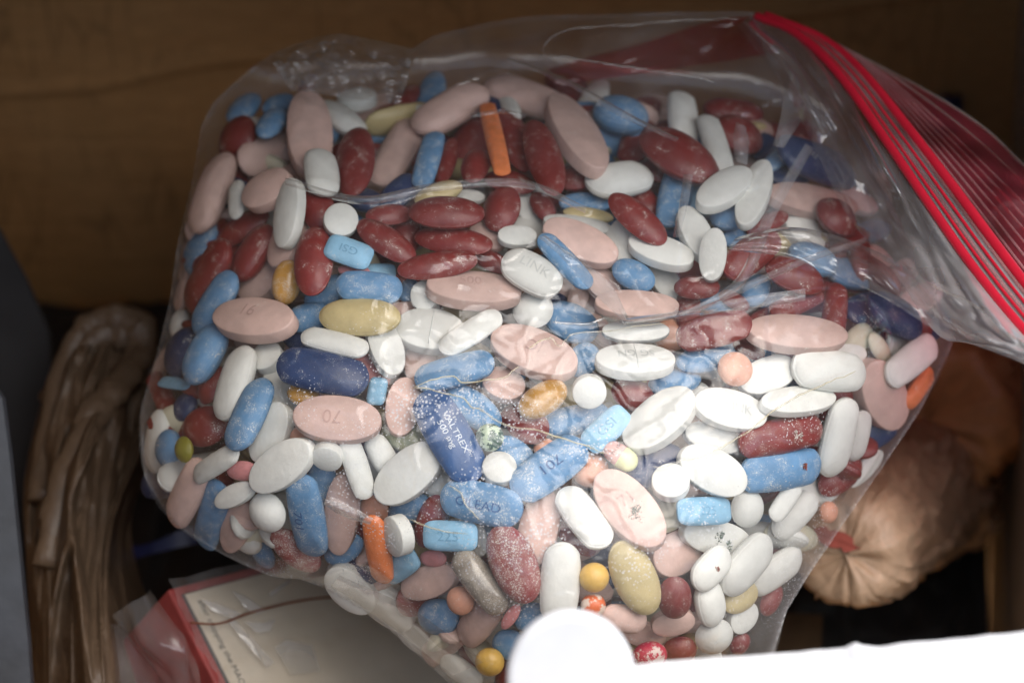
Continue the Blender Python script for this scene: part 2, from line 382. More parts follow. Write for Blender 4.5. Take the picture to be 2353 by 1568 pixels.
# ------------------------------------------------------------------ pill meshes (width 1, length = aspect, thickness = tr)
CACHE = {}
PROF = {
 'flat':  dict(band=0.60, pw=2.4, rt=1.0, soft=0.035),
 'soft':  dict(band=0.22, pw=2.2, rt=0.62, soft=0.03),
 'gel':   dict(band=0.0, pw=2.0, rt=0.5, soft=0.0),
 'conv':  dict(band=0.10, pw=2.0, rt=0.75, soft=0.02),
 'tab':   dict(band=0.66, pw=2.2, rt=0.9, soft=0.03),
}
def outline(kind, asp, n=40):
    th = np.linspace(0, 2 * math.pi, n, endpoint=False)
    if kind == 'cap' and asp > 1.12:
        # stadium with slightly bowed sides
        c, s = np.cos(th), np.sin(th); L = (asp - 1) / 2
        x = 0.5 * c + np.sign(np.where(abs(c) < 1e-9, 0, c)) * L * np.clip(abs(c) * 2.2, 0, 1) ** 0.8
        y = 0.5 * s * (1 - 0.05 * (np.abs(x) / (asp / 2)) ** 2)
        return np.stack([x, y], 1)
    e = {'oval': 2.12, 'cap': 2.1, 'rect': 4.2, 'round': 2.0}[kind]
    c, s = np.cos(th), np.sin(th)
    r = lambda v: np.sign(v) * np.abs(v) ** (2 / e)
    return np.stack([r(c) * asp / 2, r(s) * 0.5], 1)

def dome(q, tr, pr):
    zb = pr['band'] * tr / 2
    return zb + (tr / 2 - zb) * np.clip(1 - q ** pr['pw'], 0, 1) ** pr['rt']

def pill_mesh(okind, asp, tr, prof, n=40):
    key = (okind, round(asp, 2), round(tr, 2), prof, n)
    if key in CACHE: return CACHE[key]
    pr = PROF[prof]; ol = outline(okind, asp, n)
    if pr['soft'] > 0: qs = [0.2, 0.4, 0.58, 0.73, 0.85, 0.93, 1 - pr['soft'] - 0.012, 1 - pr['soft']]
    else: qs = [0.2, 0.4, 0.58, 0.73, 0.85, 0.93, 0.98]
    zb = pr['band'] * tr / 2
    rings = [(q, float(dome(np.array(q / (1 - pr['soft'])) if pr['soft'] else np.array(q), tr, pr))) for q in qs]
    if zb > 0: rings += [(0.992, zb * 0.93), (1.0, zb * 0.78), (1.0, -zb * 0.78), (0.992, -zb * 0.93)]
    else: rings += [(1.0, 0.0)]
    rings += [(q, -z) for q, z in reversed(rings[:len(qs)])]
    V = [(0, 0, tr / 2)]
    for q, z in rings: V += [(p[0] * q, p[1] * q, z) for p in ol]
    V.append((0, 0, -tr / 2)); F = [(0, 1 + k, 1 + (k + 1) % n) for k in range(n)]
    for i in range(len(rings) - 1):
        a = 1 + i * n; b = a + n
        F += [(a + k, b + k, b + (k + 1) % n, a + (k + 1) % n) for k in range(n)]
    a = 1 + (len(rings) - 1) * n; last = len(V) - 1
    F += [(last, a + (k + 1) % n, a + k) for k in range(n)]
    CACHE[key] = (np.array(V, float), F)
    return CACHE[key]

def top_z(x, y, okind, asp, tr, prof):
    """height of the upper face at local (x, y)"""
    pr = PROF[prof]; ol = outline(okind, asp, 160)
    an = np.arctan2(y, x); oa = np.arctan2(ol[:, 1], ol[:, 0]); o = np.argsort(oa)
    rr = np.interp(an, oa[o], np.linalg.norm(ol, axis=1)[o], period=2 * math.pi)
    q = np.clip(np.hypot(x, y) / rr, 0, 0.97)
    return dome(q / (1 - pr['soft']), tr, pr)

# kinds: object name, label noun, outline, profile, thickness/width, material, category word
KINDS = {
 'PK': ('pink_tablet', 'pink oval tablet', 'oval', 'flat', 0.52, 'pink', 'pill'),
 'PC': ('pink_caplet', 'pink long tablet', 'cap', 'soft', 0.72, 'pink', 'pill'),
 'WO': ('white_tablet', 'white oval tablet', 'oval', 'flat', 0.52, 'white', 'pill'),
 'WC': ('white_caplet', 'white long caplet', 'cap', 'soft', 0.64, 'white', 'pill'),
 'WR': ('white_round_tablet', 'white round tablet', 'round', 'tab', 0.52, 'white', 'pill'),
 'WB': ('white_domed_tablet', 'white domed tablet', 'round', 'conv', 0.62, 'white', 'pill'),
 'CO': ('cream_tablet', 'cream oval tablet', 'oval', 'conv', 0.6, 'cream', 'pill'),
 'BC': ('blue_caplet', 'blue long caplet', 'cap', 'soft', 0.64, 'blue', 'pill'),
 'BO': ('blue_tablet', 'blue oval tablet', 'oval', 'soft', 0.6, 'blue', 'pill'),
 'DB': ('navy_caplet', 'dark navy caplet', 'cap', 'soft', 0.6, 'dark', 'pill'),
 'VB': ('printed_blue_caplet', 'royal blue caplet', 'cap', 'soft', 0.6, 'royal', 'pill'),
 'LB': ('light_blue_tablet', 'light blue tablet', 'rect', 'soft', 0.52, 'light', 'pill'),
 'RO': ('red_tablet', 'dark red oval tablet', 'oval', 'conv', 0.66, 'red', 'pill'),
 'RC': ('red_caplet', 'dark red long caplet', 'cap', 'soft', 0.7, 'red', 'pill'),
 'RD': ('powdered_red_tablet', 'powdered red tablet', 'oval', 'soft', 0.6, 'dusty', 'pill'),
 'YO': ('tan_tablet', 'tan oval tablet', 'oval', 'soft', 0.6, 'tan', 'pill'),
 'AG': ('amber_softgel', 'amber softgel', 'oval', 'gel', 0.85, 'amber', 'pill'),
 'GG': ('green_softgel', 'grey green softgel', 'oval', 'gel', 0.8, 'green_gel', 'pill'),
 'YR': ('mustard_round_pill', 'mustard round pill', 'round', 'gel', 0.85, 'yellow', 'pill'),
 'OR': ('chipped_orange_pill', 'orange ball pill with chipped coat', 'round', 'gel', 0.85, 'chip', 'pill'),
 'OC': ('orange_caplet', 'orange caplet', 'cap', 'soft', 0.75, 'orange', 'pill'),
 'SR': ('salmon_pill', 'salmon round pill', 'round', 'soft', 0.65, 'salmon', 'pill'),
 'RP': ('rose_tablet', 'small rose pink tablet', 'oval', 'soft', 0.6, 'rose', 'pill'),
 'RS': ('raspberry_pill', 'raspberry pill with chipped coat', 'cap', 'gel', 0.8, 'rasp', 'pill'),
 'GC': ('grey_capsule', 'grey speckled capsule', 'cap', 'gel', 0.92, 'grey', 'capsule'),
 'CP': ('two_tone_capsule', 'pink and yellow capsule', 'cap', 'gel', 0.95, 'cappink', 'capsule'),
 'OL': ('olive_round_pill', 'olive round pill', 'round', 'conv', 0.6, 'olive', 'pill'),
 'GM': ('mottled_round_pill', 'green mottled round pill', 'round', 'conv', 0.7, 'mottle', 'pill'),
}
# crops of the photograph the pills were read from (origin in photo pixels; 3.92 crop units per photo pixel)
CROP = {'A': (350, 150), 'B': (950, 150), 'C': (1550, 150), 'D': (350, 500), 'E': (950, 500), 'F': (1550, 500),
        'G': (350, 850), 'H': (950, 850), 'I': (1550, 850), 'J': (350, 1200), 'K': (950, 1200), 'L': (1550, 1200)}
KS = 2352.0 / 2600.0
def rd(c, x, y): return (CROP[c][0] + x / 3.92) * KS, (CROP[c][1] + y / 3.92) * KS

# (kind, crop, x, y, angle, length, width, layer, extra tilt, key)
PL = []
def p(kind, c, x, y, a, L, W, lay=0, tilt=11, key=None): PL.append((kind, c, x, y, a, L, W, lay, tilt, key))
# --- top left
p('WC','A',1830,1130,97,430,330,0); p('PK','A',1710,760,94,800,430,1,0,'bigpink'); p('RO','A',2160,1020,88,640,380,1)
p('RO','A',1000,830,80,370,320,1); p('BO','A',1330,640,60,300,240,1); p('WC','A',2010,590,-38,450,220,2,30); p('RO','A',1690,250,60,220,150,2)
p('PK','A',1300,1310,22,480,360,0); p('PK','A',1240,1030,30,600,340,1,20); p('PC','A',740,1330,70,800,260,0,10,'longpink'); p('WC','A',985,1400,90,360,160,0)
p('WO','A',1510,1540,84,660,280,0,20); p('PK','A',1490,1820,75,540,320,1)
p('RC','D',700,790,60,740,270,0); p('BC','D',770,1060,58,690,270,0); p('BC','D',650,520,62,540,280,1); p('RC','D',1150,560,58,620,250,1); p('RO','D',1040,310,30,560,240,2)
p('AG','D',860,270,50,230,110,2); p('RO','D',1750,640,88,650,370,0,0); p('AG','D',1480,850,82,430,260,1,0,'ambergel'); p('PK','D',1230,850,35,470,380,2)
p('LB','D',2100,550,-20,450,260,0,12,'ltblue'); p('RP','D',2150,735,-5,300,120,1); p('PK','D',1170,1230,-8,740,430,0,14,'p16'); p('BC','D',1700,1200,10,420,280,1)
p('YO','D',2210,1195,-2,765,370,0,4,'tanoval'); p('WC','D',1960,1450,-14,640,220,0,34); p('PK','D',500,620,80,480,130,2); p('PK','D',440,980,80,300,130,2); p('WC','D',420,1270,80,300,170,2)
# --- left
p('BC','G',670,190,62,640,300,0); p('DB','G',450,170,80,320,290,1); p('LB','G',370,480,-8,290,120,1,30); p('RC','G',270,650,-65,560,200,2); p('DB','G',470,720,60,300,200,2)
p('OL','G',460,1140,0,255,250,0,0,'olive'); p('RO','G',670,910,0,420,390,1); p('RO','G',740,500,70,380,210,1); p('WC','G',640,610,-50,270,150,2)
p('BC','G',1110,790,66,745,300,0); p('WC','G',970,480,73,735,300,0,2); p('WO','G',1440,1300,35,670,400,0,14); p('WO','G',1330,980,68,620,370,1); p('WR','G',1290,230,10,340,300,1,25)
p('WO','G',1430,560,-60,450,260,2); p('DB','G',1840,370,-12,880,400,0,4,'bignavy'); p('AG','G',1650,600,-20,320,200,1); p('PK','G',1985,845,-5,840,450,0,6,'p91')
p('SR','G',1630,1020,-20,260,190,1); p('WR','G',1890,1205,0,310,270,0,-40); p('WC','G',2180,1320,-72,620,240,0,30); p('WC','H',80,1200,-60,440,240,1,20)
p('BO','G',310,1130,80,310,240,1); p('WC','G',780,1280,32,490,210,0,25); p('RP','G',1040,1350,0,290,190,0); p('WC','G',200,1060,82,600,210,1); p('DB','G',210,1500,0,320,250,2); p('PK','G',220,350,72,420,130,2)
p('PC','J',500,200,64,640,300,0); p('WO','J',970,220,25,390,210,0,30); p('BC','J',740,420,75,620,280,1); p('WB','J',1290,390,-20,420,390,0); p('PK','J',990,520,70,500,280,1)
p('BC','J',1685,420,-80,785,340,0,0,'b701'); p('RD','J',1570,770,-40,560,290,1); p('BO','J',1230,780,-60,360,190,2); p('PK','J',2030,400,85,760,330,1,0); p('BO','J',2050,760,30,380,250,1)
p('OC','K',40,760,-80,650,240,0,0,'orangelow'); p('WO','J',2130,1150,-40,560,380,0); p('WO','K',190,1250,-30,460,270,1)
# --- top middle
p('OC','B',1200,790,-77,690,180,0,0,'orangetop'); p('RO','B',1690,980,-72,740,330,0,0); p('PK','B',2010,760,-62,800,420,0,10); p('PC','B',760,500,32,760,320,1); p('PC','B',230,930,62,720,340,1)
p('BC','B',540,1000,75,540,230,1); p('RO','B',980,820,60,620,380,2); p('RO','B',1010,1060,80,320,270,1); p('RO','B',720,1020,76,460,190,2); p('RO','B',1400,800,-75,620,280,2)
p('PC','B',1500,380,-20,790,300,1); p('RO','B',1350,1230,-10,500,200,2); p('YO','B',640,1340,20,480,180,1,30,'yellowsliver'); p('WO','B',960,1370,-10,270,130,2)
p('RO','E',720,160,-2,720,310,0); p('RO','E',1270,120,80,430,350,1); p('RO','E',790,440,-8,750,270,1); p('RO','E',630,680,8,770,260,0); p('RO','E',120,440,-35,640,280,0); p('RO','E',150,180,5,450,200,1)
p('WR','D',2020,240,20,345,320,0,-15,'whiteround'); p('RO','D',1790,120,-70,430,320,1); p('WO','E',1420,400,0,370,220,1); p('PK','E',1130,400,-30,360,240,2)
p('WC','E',1570,760,-30,625,375,0,10,'link1'); p('PK','E',990,935,-4,915,365,0,28,'ppale'); p('WO','E',500,990,90,280,260,1); p('WB','E',1580,1120,30,410,380,1)
p('BC','E',-50,900,-5,640,310,0); p('LB','E',60,740,0,300,150,1); p('BO','E',340,930,60,230,190,2)
p('WC','E',960,1350,32,670,240,0,30); p('WO','E',560,1340,-8,650,430,1,8,'scored2'); p('PK','E',330,1150,0,420,200,2); p('WO','E',110,1490,-72,590,330,0)
p('PK','H',1590,180,-22,870,450,0,14,'pflake'); p('BO','E',1960,1250,-25,560,370,1); p('BO','H',2080,250,60,340,290,2)
p('BC','E',1900,640,-47,690,210,0,28); p('PK','E',2050,460,-25,770,370,1,14); p('WO','E',2020,290,-8,650,190,2,30); p('YO','E',2130,180,-8,480,130,2,30); p('RO','E',1680,100,-60,320,200,2); p('BO','E',2100,60,0,500,200,2)
# --- top right
p('WC','C',86,1203,10,630,340,0,4); p('BC','C',100,560,-15,380,300,1); p('RC','C',290,700,72,650,300,1); p('WC','C',720,590,-86,490,290,1); p('RO','C',680,960,-35,810,400,0)
p('WC','C',1040,840,-72,560,240,0); p('RC','C',1220,520,-8,570,180,2); p('RO','C',1260,760,-30,430,300,2); p('RO','C',1500,800,30,500,300,2); p('RO','C',450,1120,-30,320,200,2)
p('BC','C',640,1370,80,570,320,1); p('WO','C',1130,1300,38,570,340,0); p('WO','C',1430,1350,72,650,300,0,20); p('LB','C',900,1420,0,320,290,2); p('BO','F',1170,200,0,280,260,2)
p('DB','C',2050,1030,-20,730,330,0,8,'topnavy'); p('BO','C',1660,1000,40,320,170,1); p('RO','F',2250,200,-20,390,310,0); p('PK','C',2000,1420,-8,850,320,1)
p('RO','F',270,220,-42,680,290,0); p('WO','F',850,380,-65,570,300,1); p('WO','F',1020,580,85,500,260,0); p('WO','F',500,550,-20,650,310,0,14); p('BO','F',230,780,-30,430,280,1)
p('RC','F',1400,570,40,620,330,0); p('RO','F',1560,260,25,420,180,2); p('RO','F',860,900,0,430,230,1); p('BO','F',2020,620,-15,470,280,1); p('RO','F',1830,780,-20,590,320,0); p('BO','F',1450,930,60,320,240,2)
p('RO','F',1230,1030,-30,320,160,2); p('PK','F',260,1085,-3,800,290,0,20); p('WO','F',250,1340,0,640,220,1); p('WO','I',243,270,0,755,340,0,24,'scored')
p('RC','F',1030,1330,14,740,330,0); p('PK','F',1850,1370,-3,935,370,0,20,'pridge'); p('RC','F',1850,1060,25,510,230,1); p('RC','F',2230,1160,85,570,240,1); p('RO','F',1520,1180,25,320,130,2)
p('BO','I',950,240,10,570,260,1)
# --- right (given in whole-picture units through crop L/I origins)
def g(kind, X, Y, a, L, W, lay=0, tilt=8, key=None):
    c = 'I'; x = (X / KS - CROP[c][0]) * 3.92; y = (Y / KS - CROP[c][1]) * 3.92; s = 3.92 / KS
    p(kind, c, x, y, a, L * s, W * s, lay, tilt, key)
g('DB',2055,725,-25,120,75,1); g('DB',1995,705,20,100,70,2); g('WC',2093,828,38,132,70,0); g('PK',2022,905,-58,152,112,0,0); g('OC',2110,890,55,98,38,0,0,'orangeright')
g('WC',1903,850,-6,160,92,0,6); g('WO',1831,922,6,160,66,0,34); g('WC',1924,1004,77,176,72,0,0); g('WC',1970,1000,78,112,50,1); g('DB',2012,985,30,105,80,2)
g('RO',1930,1092,35,112,70,1); g('WO',1985,1075,45,105,42,1); g('WO',1950,812,0,70,42,2)
p('RO','I',220,590,-25,410,300,1); p('BO','I',640,470,10,510,260,1); p('SR','I',1240,340,60,380,290,0,0,'ringed'); p('WO','I',1560,410,22,570,350,0,16)
p('WO','I',490,850,40,800,450,0,10,'bigwhite'); p('WO','I',1180,745,-13,710,380,0,12,'link2'); p('WO','I',840,540,-20,320,170,1); p('WO','I',1010,1030,-14,550,290,1,16)
p('RC','I',1690,1005,12,805,340,0,6,'chipred'); p('BC','I',1690,1345,8,770,390,0,4,'crumbblue'); p('WO','I',1010,1350,-28,690,420,0,4); p('DB','I',450,1300,25,570,380,1)
p('WR','I',600,1470,42,390,340,0,20); p('CP','I',100,1205,-35,360,205,0,0,'capsule2'); p('BO','I',1780,500,25,320,130,2); p('RO','I',2280,610,0,260,170,2)
p('BC','H',800,360,15,775,300,0,16); p('PK','H',470,250,80,500,300,2); p('PK','H',280,720,82,560,320,1,0)
p('VB','H',750,1010,-60,970,430,0,2,'print'); p('BO','H',980,730,-35,620,330,1); p('GM','H',1150,1020,0,275,270,0,0,'mottle'); p('BO','H',1390,1190,-40,440,300,1)
p('WR','H',1245,1335,0,335,330,0,4); p('BC','H',1740,1330,36,830,400,0,0,'b70'); p('AG','H',1680,640,32,510,300,0,0,'speckgel'); p('PK','H',1290,500,-25,410,330,1,16)
p('WR','H',2140,560,0,355,300,0,-30); p('RO','H',1530,900,-30,410,340,1); p('RO','H',1410,770,30,320,200,2); p('BC','H',2020,850,10,650,300,1,16)
p('LB','H',2313,937,42,510,270,0,2,'gsi'); p('SR','H',2150,1340,20,420,300,1); p('SR','H',1700,1130,20,240,200,1); p('GG','H',330,1030,-25,540,300,1,0,'greengel')
p('WO','H',350,1380,40,770,440,0,8); p('LB','H',30,560,80,260,180,1)
# --- bottom middle
p('BC','K',1070,300,-12,790,390,0,4,'gil'); p('LB','K',760,625,-2,515,285,0,8,'l225'); p('RO','K',560,480,70,510,270,1); p('PK','K',1640,560,76,760,380,1,0)
p('WC','K',2090,445,-53,690,340,0,10); p('PK','L',190,370,-50,890,480,0,4,'greenpink'); p('RO','K',1980,600,-45,570,250,1); p('RD','K',1390,905,-66,790,440,0,0,'dusted')
p('WC','K',1850,1090,86,760,380,0,0,'tallwhite'); p('YR','K',2190,1040,0,300,300,0,0,'mustard'); p('OR','K',2180,1320,0,255,250,0,0,'chipball'); p('GC','K',1060,1085,-52,730,290,0,0,'greycap')
p('SR','K',860,1270,10,300,265,0,0,'salmonball'); p('WR','K',240,620,86,440,270,0,40); p('LB','K',270,920,35,350,250,0,24); p('PK','K',560,1080,18,530,310,1,16); p('RP','K',590,850,0,250,160,1)
p('BO','K',640,1430,0,370,340,1); p('PC','K',1050,1470,50,500,320,1); p('RP','K',1360,1430,55,270,120,0); p('BO','K',1550,1430,30,320,250,1); p('BO','K',1345,1709,0,320,300,1); p('YR','K',1150,1880,-30,330,260,0)
p('PC','K',700,1700,40,460,260,1); p('WO','K',420,1640,-38,420,230,1); p('WC','K',860,1900,-40,420,220,1); p('RO','K',1000,1820,-30,360,220,2)
p('LB','L',930,380,2,500,265,0,4,'l225b'); p('WO','L',1040,640,-12,650,330,1,4,'greenwhite'); p('WB','L',1360,350,20,400,350,1); p('WC','L',1740,280,55,430,190,0,20); p('WC','L',1830,420,45,540,280,1)
p('CO','L',1800,630,-10,510,280,1,4,'cream'); p('SR','L',2170,390,50,280,140,1); p('PK','L',640,800,30,500,420,1,0); p('WC','L',1000,950,46,470,300,0,0,'brownspot'); p('WC','L',1350,910,48,670,330,0,0)
p('WC','L',1650,970,35,570,280,1,0); p('YO','L',240,1040,-65,750,410,0,0,'tanlow'); p('RO','L',640,1240,90,390,310,0); p('WC','L',990,1290,-75,430,290,0); p('YO','L',1290,1240,30,360,260,1)
p('WO','L',1310,1440,40,310,260,1); p('RO','L',1600,1260,60,320,190,1); p('PC','L',130,1450,-10,430,270,0); p('PK','L',620,1480,10,420,260,1); p('WB','L',1031,1623,60,390,370,0)
p('RO','L',1290,1700,60,230,170,1); p('RS','L',387,1820,12,340,210,0,0,'rasp'); p('RO','L',690,1760,10,320,260,1); p('PK','L',330,1600,-10,420,240,2); p('WO','L',1620,600,20,300,200,2)

g('WO', 885, 1388, -38, 150, 78, 0); g('CO', 985, 1475, -40, 120, 62, 1); g('WC', 1060, 1540, -35, 105, 50, 1); g('WC', 795, 1322, -30, 90, 52, 1); g('WC', 560, 1235, -35, 90, 50, 1)
def cover_mask(step=10):
    xs_ = np.arange(330, 2190, step); ys_ = np.arange(160, 1600, step); X_, Y_ = np.meshgrid(xs_, ys_)
    d_, _ = sdist(np.stack([X_.ravel(), Y_.ravel()], 1), OUT); free = (d_.reshape(X_.shape) > 22)
    for (kind, c, x, y, a, L, W, lay, tilt, key) in PL:
        X, Y = rd(c, x, y); u_ = math.radians(a); dx = X_ - X; dy = -(Y_ - Y); l_ = L / 3.92 * KS * 0.53; w_ = W / 3.92 * KS * 0.53
        free &= (((dx * math.cos(u_) + dy * math.sin(u_)) / l_) ** 2 + ((-dx * math.sin(u_) + dy * math.cos(u_)) / w_) ** 2) > 1
    return X_, Y_, free
gr = np.random.default_rng(5)
X_, Y_, free = cover_mask()
for k_ in range(64):
    f_ = free.astype(float)
    b_ = sum(np.roll(np.roll(f_, i_, 0), j_, 1) for i_ in range(-3, 4) for j_ in range(-3, 4)) + gr.random(f_.shape) * 2
    b_[~free] = 0; i_, j_ = np.unravel_index(b_.argmax(), b_.shape)
    if b_[i_, j_] < 13: break
    X, Y = float(X_[i_, j_]), float(Y_[i_, j_]); a_ = float(gr.uniform(0, 180)); L_ = float(gr.uniform(70, 125)); W_ = L_ * float(gr.uniform(0.5, 0.72))
    pool = ['RO', 'RO', 'BO', 'PK', 'WO', 'DB', 'BO'] if Y < 760 else ['WO', 'BO', 'RO', 'PK', 'WC', 'CO', 'RP', 'BO', 'SR', 'DB', 'WB']
    g(str(gr.choice(pool)), X, Y, a_, L_, W_, 2)
    u_ = math.radians(a_); dx = X_ - X; dy = -(Y_ - Y)
    free &= (((dx * math.cos(u_) + dy * math.sin(u_)) / (L_ * 0.53)) ** 2 + ((-dx * math.sin(u_) + dy * math.cos(u_)) / (W_ * 0.53)) ** 2) > 1
# ------------------------------------------------------------------ place the pills
ER = np.array
placed_s = np.zeros((0, 3)); placed_r = np.zeros(0)
PILLS = []
def spheres(okind, asp, tr):
    r = tr / 2 * 0.92; pts = [(0, 0)]
    ol = outline('oval' if okind != 'rect' else 'rect', asp, 14)
    s = 1 - r / 0.5 * 0.9; sx = max(0.05, (asp / 2 - r * 0.9) / (asp / 2)); sy = max(0.02, s)
    for f in (1.0, 0.5):
        for q in ol: pts.append((q[0] * sx * f, q[1] * sy * f))
    return np.array([(a, b, 0) for a, b in pts]), r

order = sorted(range(len(PL)), key=lambda i: (PL[i][7], i))
for idx in order:
    kind, c, x, y, ang, L, W, lay, tilt, key = PL[idx]
    name, noun, okind, prof, tr, mk, cat = KINDS[kind]
    X, Y = rd(c, x, y); Lp = L / 3.92 * KS * 1.05; Wp = W / 3.92 * KS * 1.08
    n = surf_normal(X, Y)
    r = P(X, Y, 1.0) - CAM; v = -r / np.linalg.norm(r)
    # keep faces readable: never more than about 45 degrees off the line of sight
    rr = np.random.default_rng(idx + 100)
    n = n + 0.12 * v + 0.34 * (rr.random(3) - 0.5); n /= np.linalg.norm(n)
    e = math.cos(math.radians(ang)) * RT + math.sin(math.radians(ang)) * UP; e = e - (e @ v) * v; e /= np.linalg.norm(e)
    pp = np.cross(v, e); pp = pp * (1 if pp @ UP >= 0 else -1)
    n = n + math.tan(math.radians(tilt)) * pp; n /= np.linalg.norm(n)
    a = e - (e @ n) / (v @ n) * v; fa = 1 / np.linalg.norm(a); a = a * fa
    b = np.cross(n, a); fb = abs(b @ pp); st = abs(n @ pp)
    dep = D0 - relief(X, Y)[0] + 0.0045 * lay
    Lm = Lp * dep / FPX / fa; Wm = Wp * dep / FPX / (fb + {'flat': 0.5, 'tab': 0.6, 'soft': 0.3, 'conv': 0.2, 'gel': 0.1}[prof] * tr * st)
    if Lm < Wm and okind != 'round': Lm = Wm * 1.02
    if okind == 'round': Lm = Wm = 0.5 * (Wp + Lp) * dep / FPX / (0.5 + 0.5 * (fb + 0.6 * tr * st))
    asp = max(1.0, round(Lm / Wm / 0.04) * 0.04) if okind != 'round' else 1.0
    sp, sr = spheres(okind, asp, tr)
    Rm = np.stack([a, b, n], 1)
    base = (sp * Wm) @ Rm.T
    pos = P(X, Y, dep); ray = (P(X, Y, 1.0) - CAM)
    step = 0.0004; tol = 0.0013 if lay == 0 else 0.0008; lim = 14 if lay == 0 else 60
    if len(placed_s):
        near = np.linalg.norm(placed_s - pos, axis=1) < 0.05; NS, NR = placed_s[near], placed_r[near]
        k = 0
        while k < lim and len(NS):
            q = base + pos
            dd = np.linalg.norm(q[:, None] - NS[None], axis=2) - (sr * Wm + NR)[None]
            if dd.min() > -tol: break
            pos = pos + ray * step; k += 1
    placed_s = np.vstack([placed_s, base + pos]); placed_r = np.concatenate([placed_r, np.full(len(base), sr * Wm)])
    PILLS.append(dict(idx=idx, kind=kind, key=key, pos=pos, R=Rm, W=Wm, asp=asp, tr=tr, prof=prof, okind=okind, mk=mk, name=name, noun=noun, cat=cat, lay=lay))

# landmarks: pills that look like no other; the rest are told apart by the landmark they lie round
LAND = {
 'bigpink': 'big smooth pink tablet standing upright', 'longpink': 'long pink caplet at the dark edge', 'ambergel': 'clear amber softgel', 'ltblue': 'light blue tablet on red ones',
 'p16': 'dusky pink tablet with a curled numeral', 'tanoval': 'glossy tan tablet', 'olive': 'olive round pill', 'bignavy': 'big navy caplet with powder', 'p91': 'large pale pink tablet flecked with powder',
 'b701': 'steep blue caplet stamped 701', 'orangelow': 'short orange caplet', 'orangetop': 'slim orange caplet on red ones', 'yellowsliver': 'yellow tablet under a fold',
 'whiteround': 'white round tablet among red ones', 'link1': 'white caplet stamped LINK', 'ppale': 'long thick pink tablet under the red heap', 'scored2': 'white tablet with a split line',
 'pflake': 'pink tablet under painted golden glints', 'topnavy': 'navy caplet under the flap', 'scored': 'white scored tablet stamped SG', 'pridge': 'pink tablet beside two red caplets',
 'orangeright': 'orange caplet at the bag seam', 'ringed': 'salmon ringed pill', 'bigwhite': 'biggest plain white tablet', 'link2': 'white oval tablet stamped LINK', 'chipred': 'red caplet with white chips',
 'crumbblue': 'blue caplet with rusty crumbs', 'capsule2': 'pink and yellow capsule', 'print': 'royal blue caplet with white print', 'mottle': 'green mottled pill', 'b70': 'blue caplet stamped 701 and powdered',
 'speckgel': 'powdered amber softgel', 'gsi': 'light blue tablet stamped GSI', 'greengel': 'grey green softgel', 'gil': 'blue caplet stamped with six letters', 'l225': 'clean light blue tablet stamped 225',
 'greenpink': 'pink tablet with green crumbs', 'dusted': 'red tablet white with powder', 'tallwhite': 'upright white caplet', 'mustard': 'mustard ball pill', 'chipball': 'orange ball pill with chipped coat',
 'greycap': 'grey speckled capsule', 'salmonball': 'salmon ball pill', 'l225b': 'crumb-flecked light blue tablet stamped 225', 'greenwhite': 'white tablet with green crumbs', 'cream': 'cream oval tablet',
 'brownspot': 'white caplet with a brown spot', 'tanlow': 'long dull tan tablet', 'rasp': 'raspberry pill with chipped coat',
}
SHORT = {'bigpink': 'upright pink tablet', 'longpink': 'edge-on pink caplet', 'ambergel': 'clear amber softgel', 'tanoval': 'glossy tan tablet', 'olive': 'olive pill', 'bignavy': 'powdered navy caplet',
 'b701': 'steep blue caplet', 'orangelow': 'short orange caplet', 'orangetop': 'slim orange caplet', 'yellowsliver': 'yellow sliver tablet', 'link1': 'LINK caplet', 'scored': 'scored white tablet',
 'topnavy': 'flap-covered navy caplet', 'orangeright': 'seam orange caplet', 'ringed': 'salmon ringed pill', 'bigwhite': 'big plain white tablet', 'chipred': 'white-chipped red caplet', 'crumbblue': 'rust-flecked blue caplet',
 'capsule2': 'two-tone capsule', 'print': 'printed blue caplet', 'mottle': 'green mottled pill', 'speckgel': 'powdered amber softgel', 'gsi': 'GSI blue tablet', 'greengel': 'grey green softgel', 'l225': 'clean 225 tablet',
 'greenpink': 'green-stained pink tablet', 'dusted': 'powder-white red tablet', 'mustard': 'mustard ball pill', 'chipball': 'chipped orange ball', 'greycap': 'grey capsule', 'salmonball': 'salmon ball pill',
 'l225b': 'flecked 225 tablet', 'greenwhite': 'green-flecked white tablet', 'cream': 'cream tablet', 'tanlow': 'dull tan tablet', 'rasp': 'raspberry pill'}
marks = [(q['key'], q['pos']) for q in PILLS if q['key'] in SHORT]
PILLOBJ = {}
MESHES = {}
def text_part(txt, pill, parent, size, off=(0, 0), rot=0, mat=None, align='CENTER', sx=1.0):
    cu = bpy.data.curves.new('t', 'FONT'); cu.body = txt; cu.size = 1.0; cu.align_x = align; cu.align_y = 'CENTER'; cu.resolution_u = 3
    to = bpy.data.objects.new('t', cu); COL.objects.link(to)
    me = bpy.data.meshes.new_from_object(to); bpy.data.objects.remove(to)
    bm = bmesh.new(); bm.from_mesh(me)
    bmesh.ops.subdivide_edges(bm, edges=[e_ for e_ in bm.edges if e_.calc_length() > 0.3], cuts=1)
    bmesh.ops.triangulate(bm, faces=bm.faces); bm.to_mesh(me); bm.free()
    co = np.zeros(len(me.vertices) * 3); me.vertices.foreach_get('co', co); co = co.reshape(-1, 3) * size; co[:, 0] *= sx
    ca, sa = math.cos(math.radians(rot)), math.sin(math.radians(rot))
    xy = np.stack([co[:, 0] * ca - co[:, 1] * sa + off[0], co[:, 0] * sa + co[:, 1] * ca + off[1]], 1)
    z = top_z(xy[:, 0], xy[:, 1], pill['okind'], pill['asp'], pill['tr'], pill['prof']) + 0.012
    me.vertices.foreach_set('co', np.column_stack([xy, z]).ravel()); me.update()
    return link('imprint', me, mat, parent)

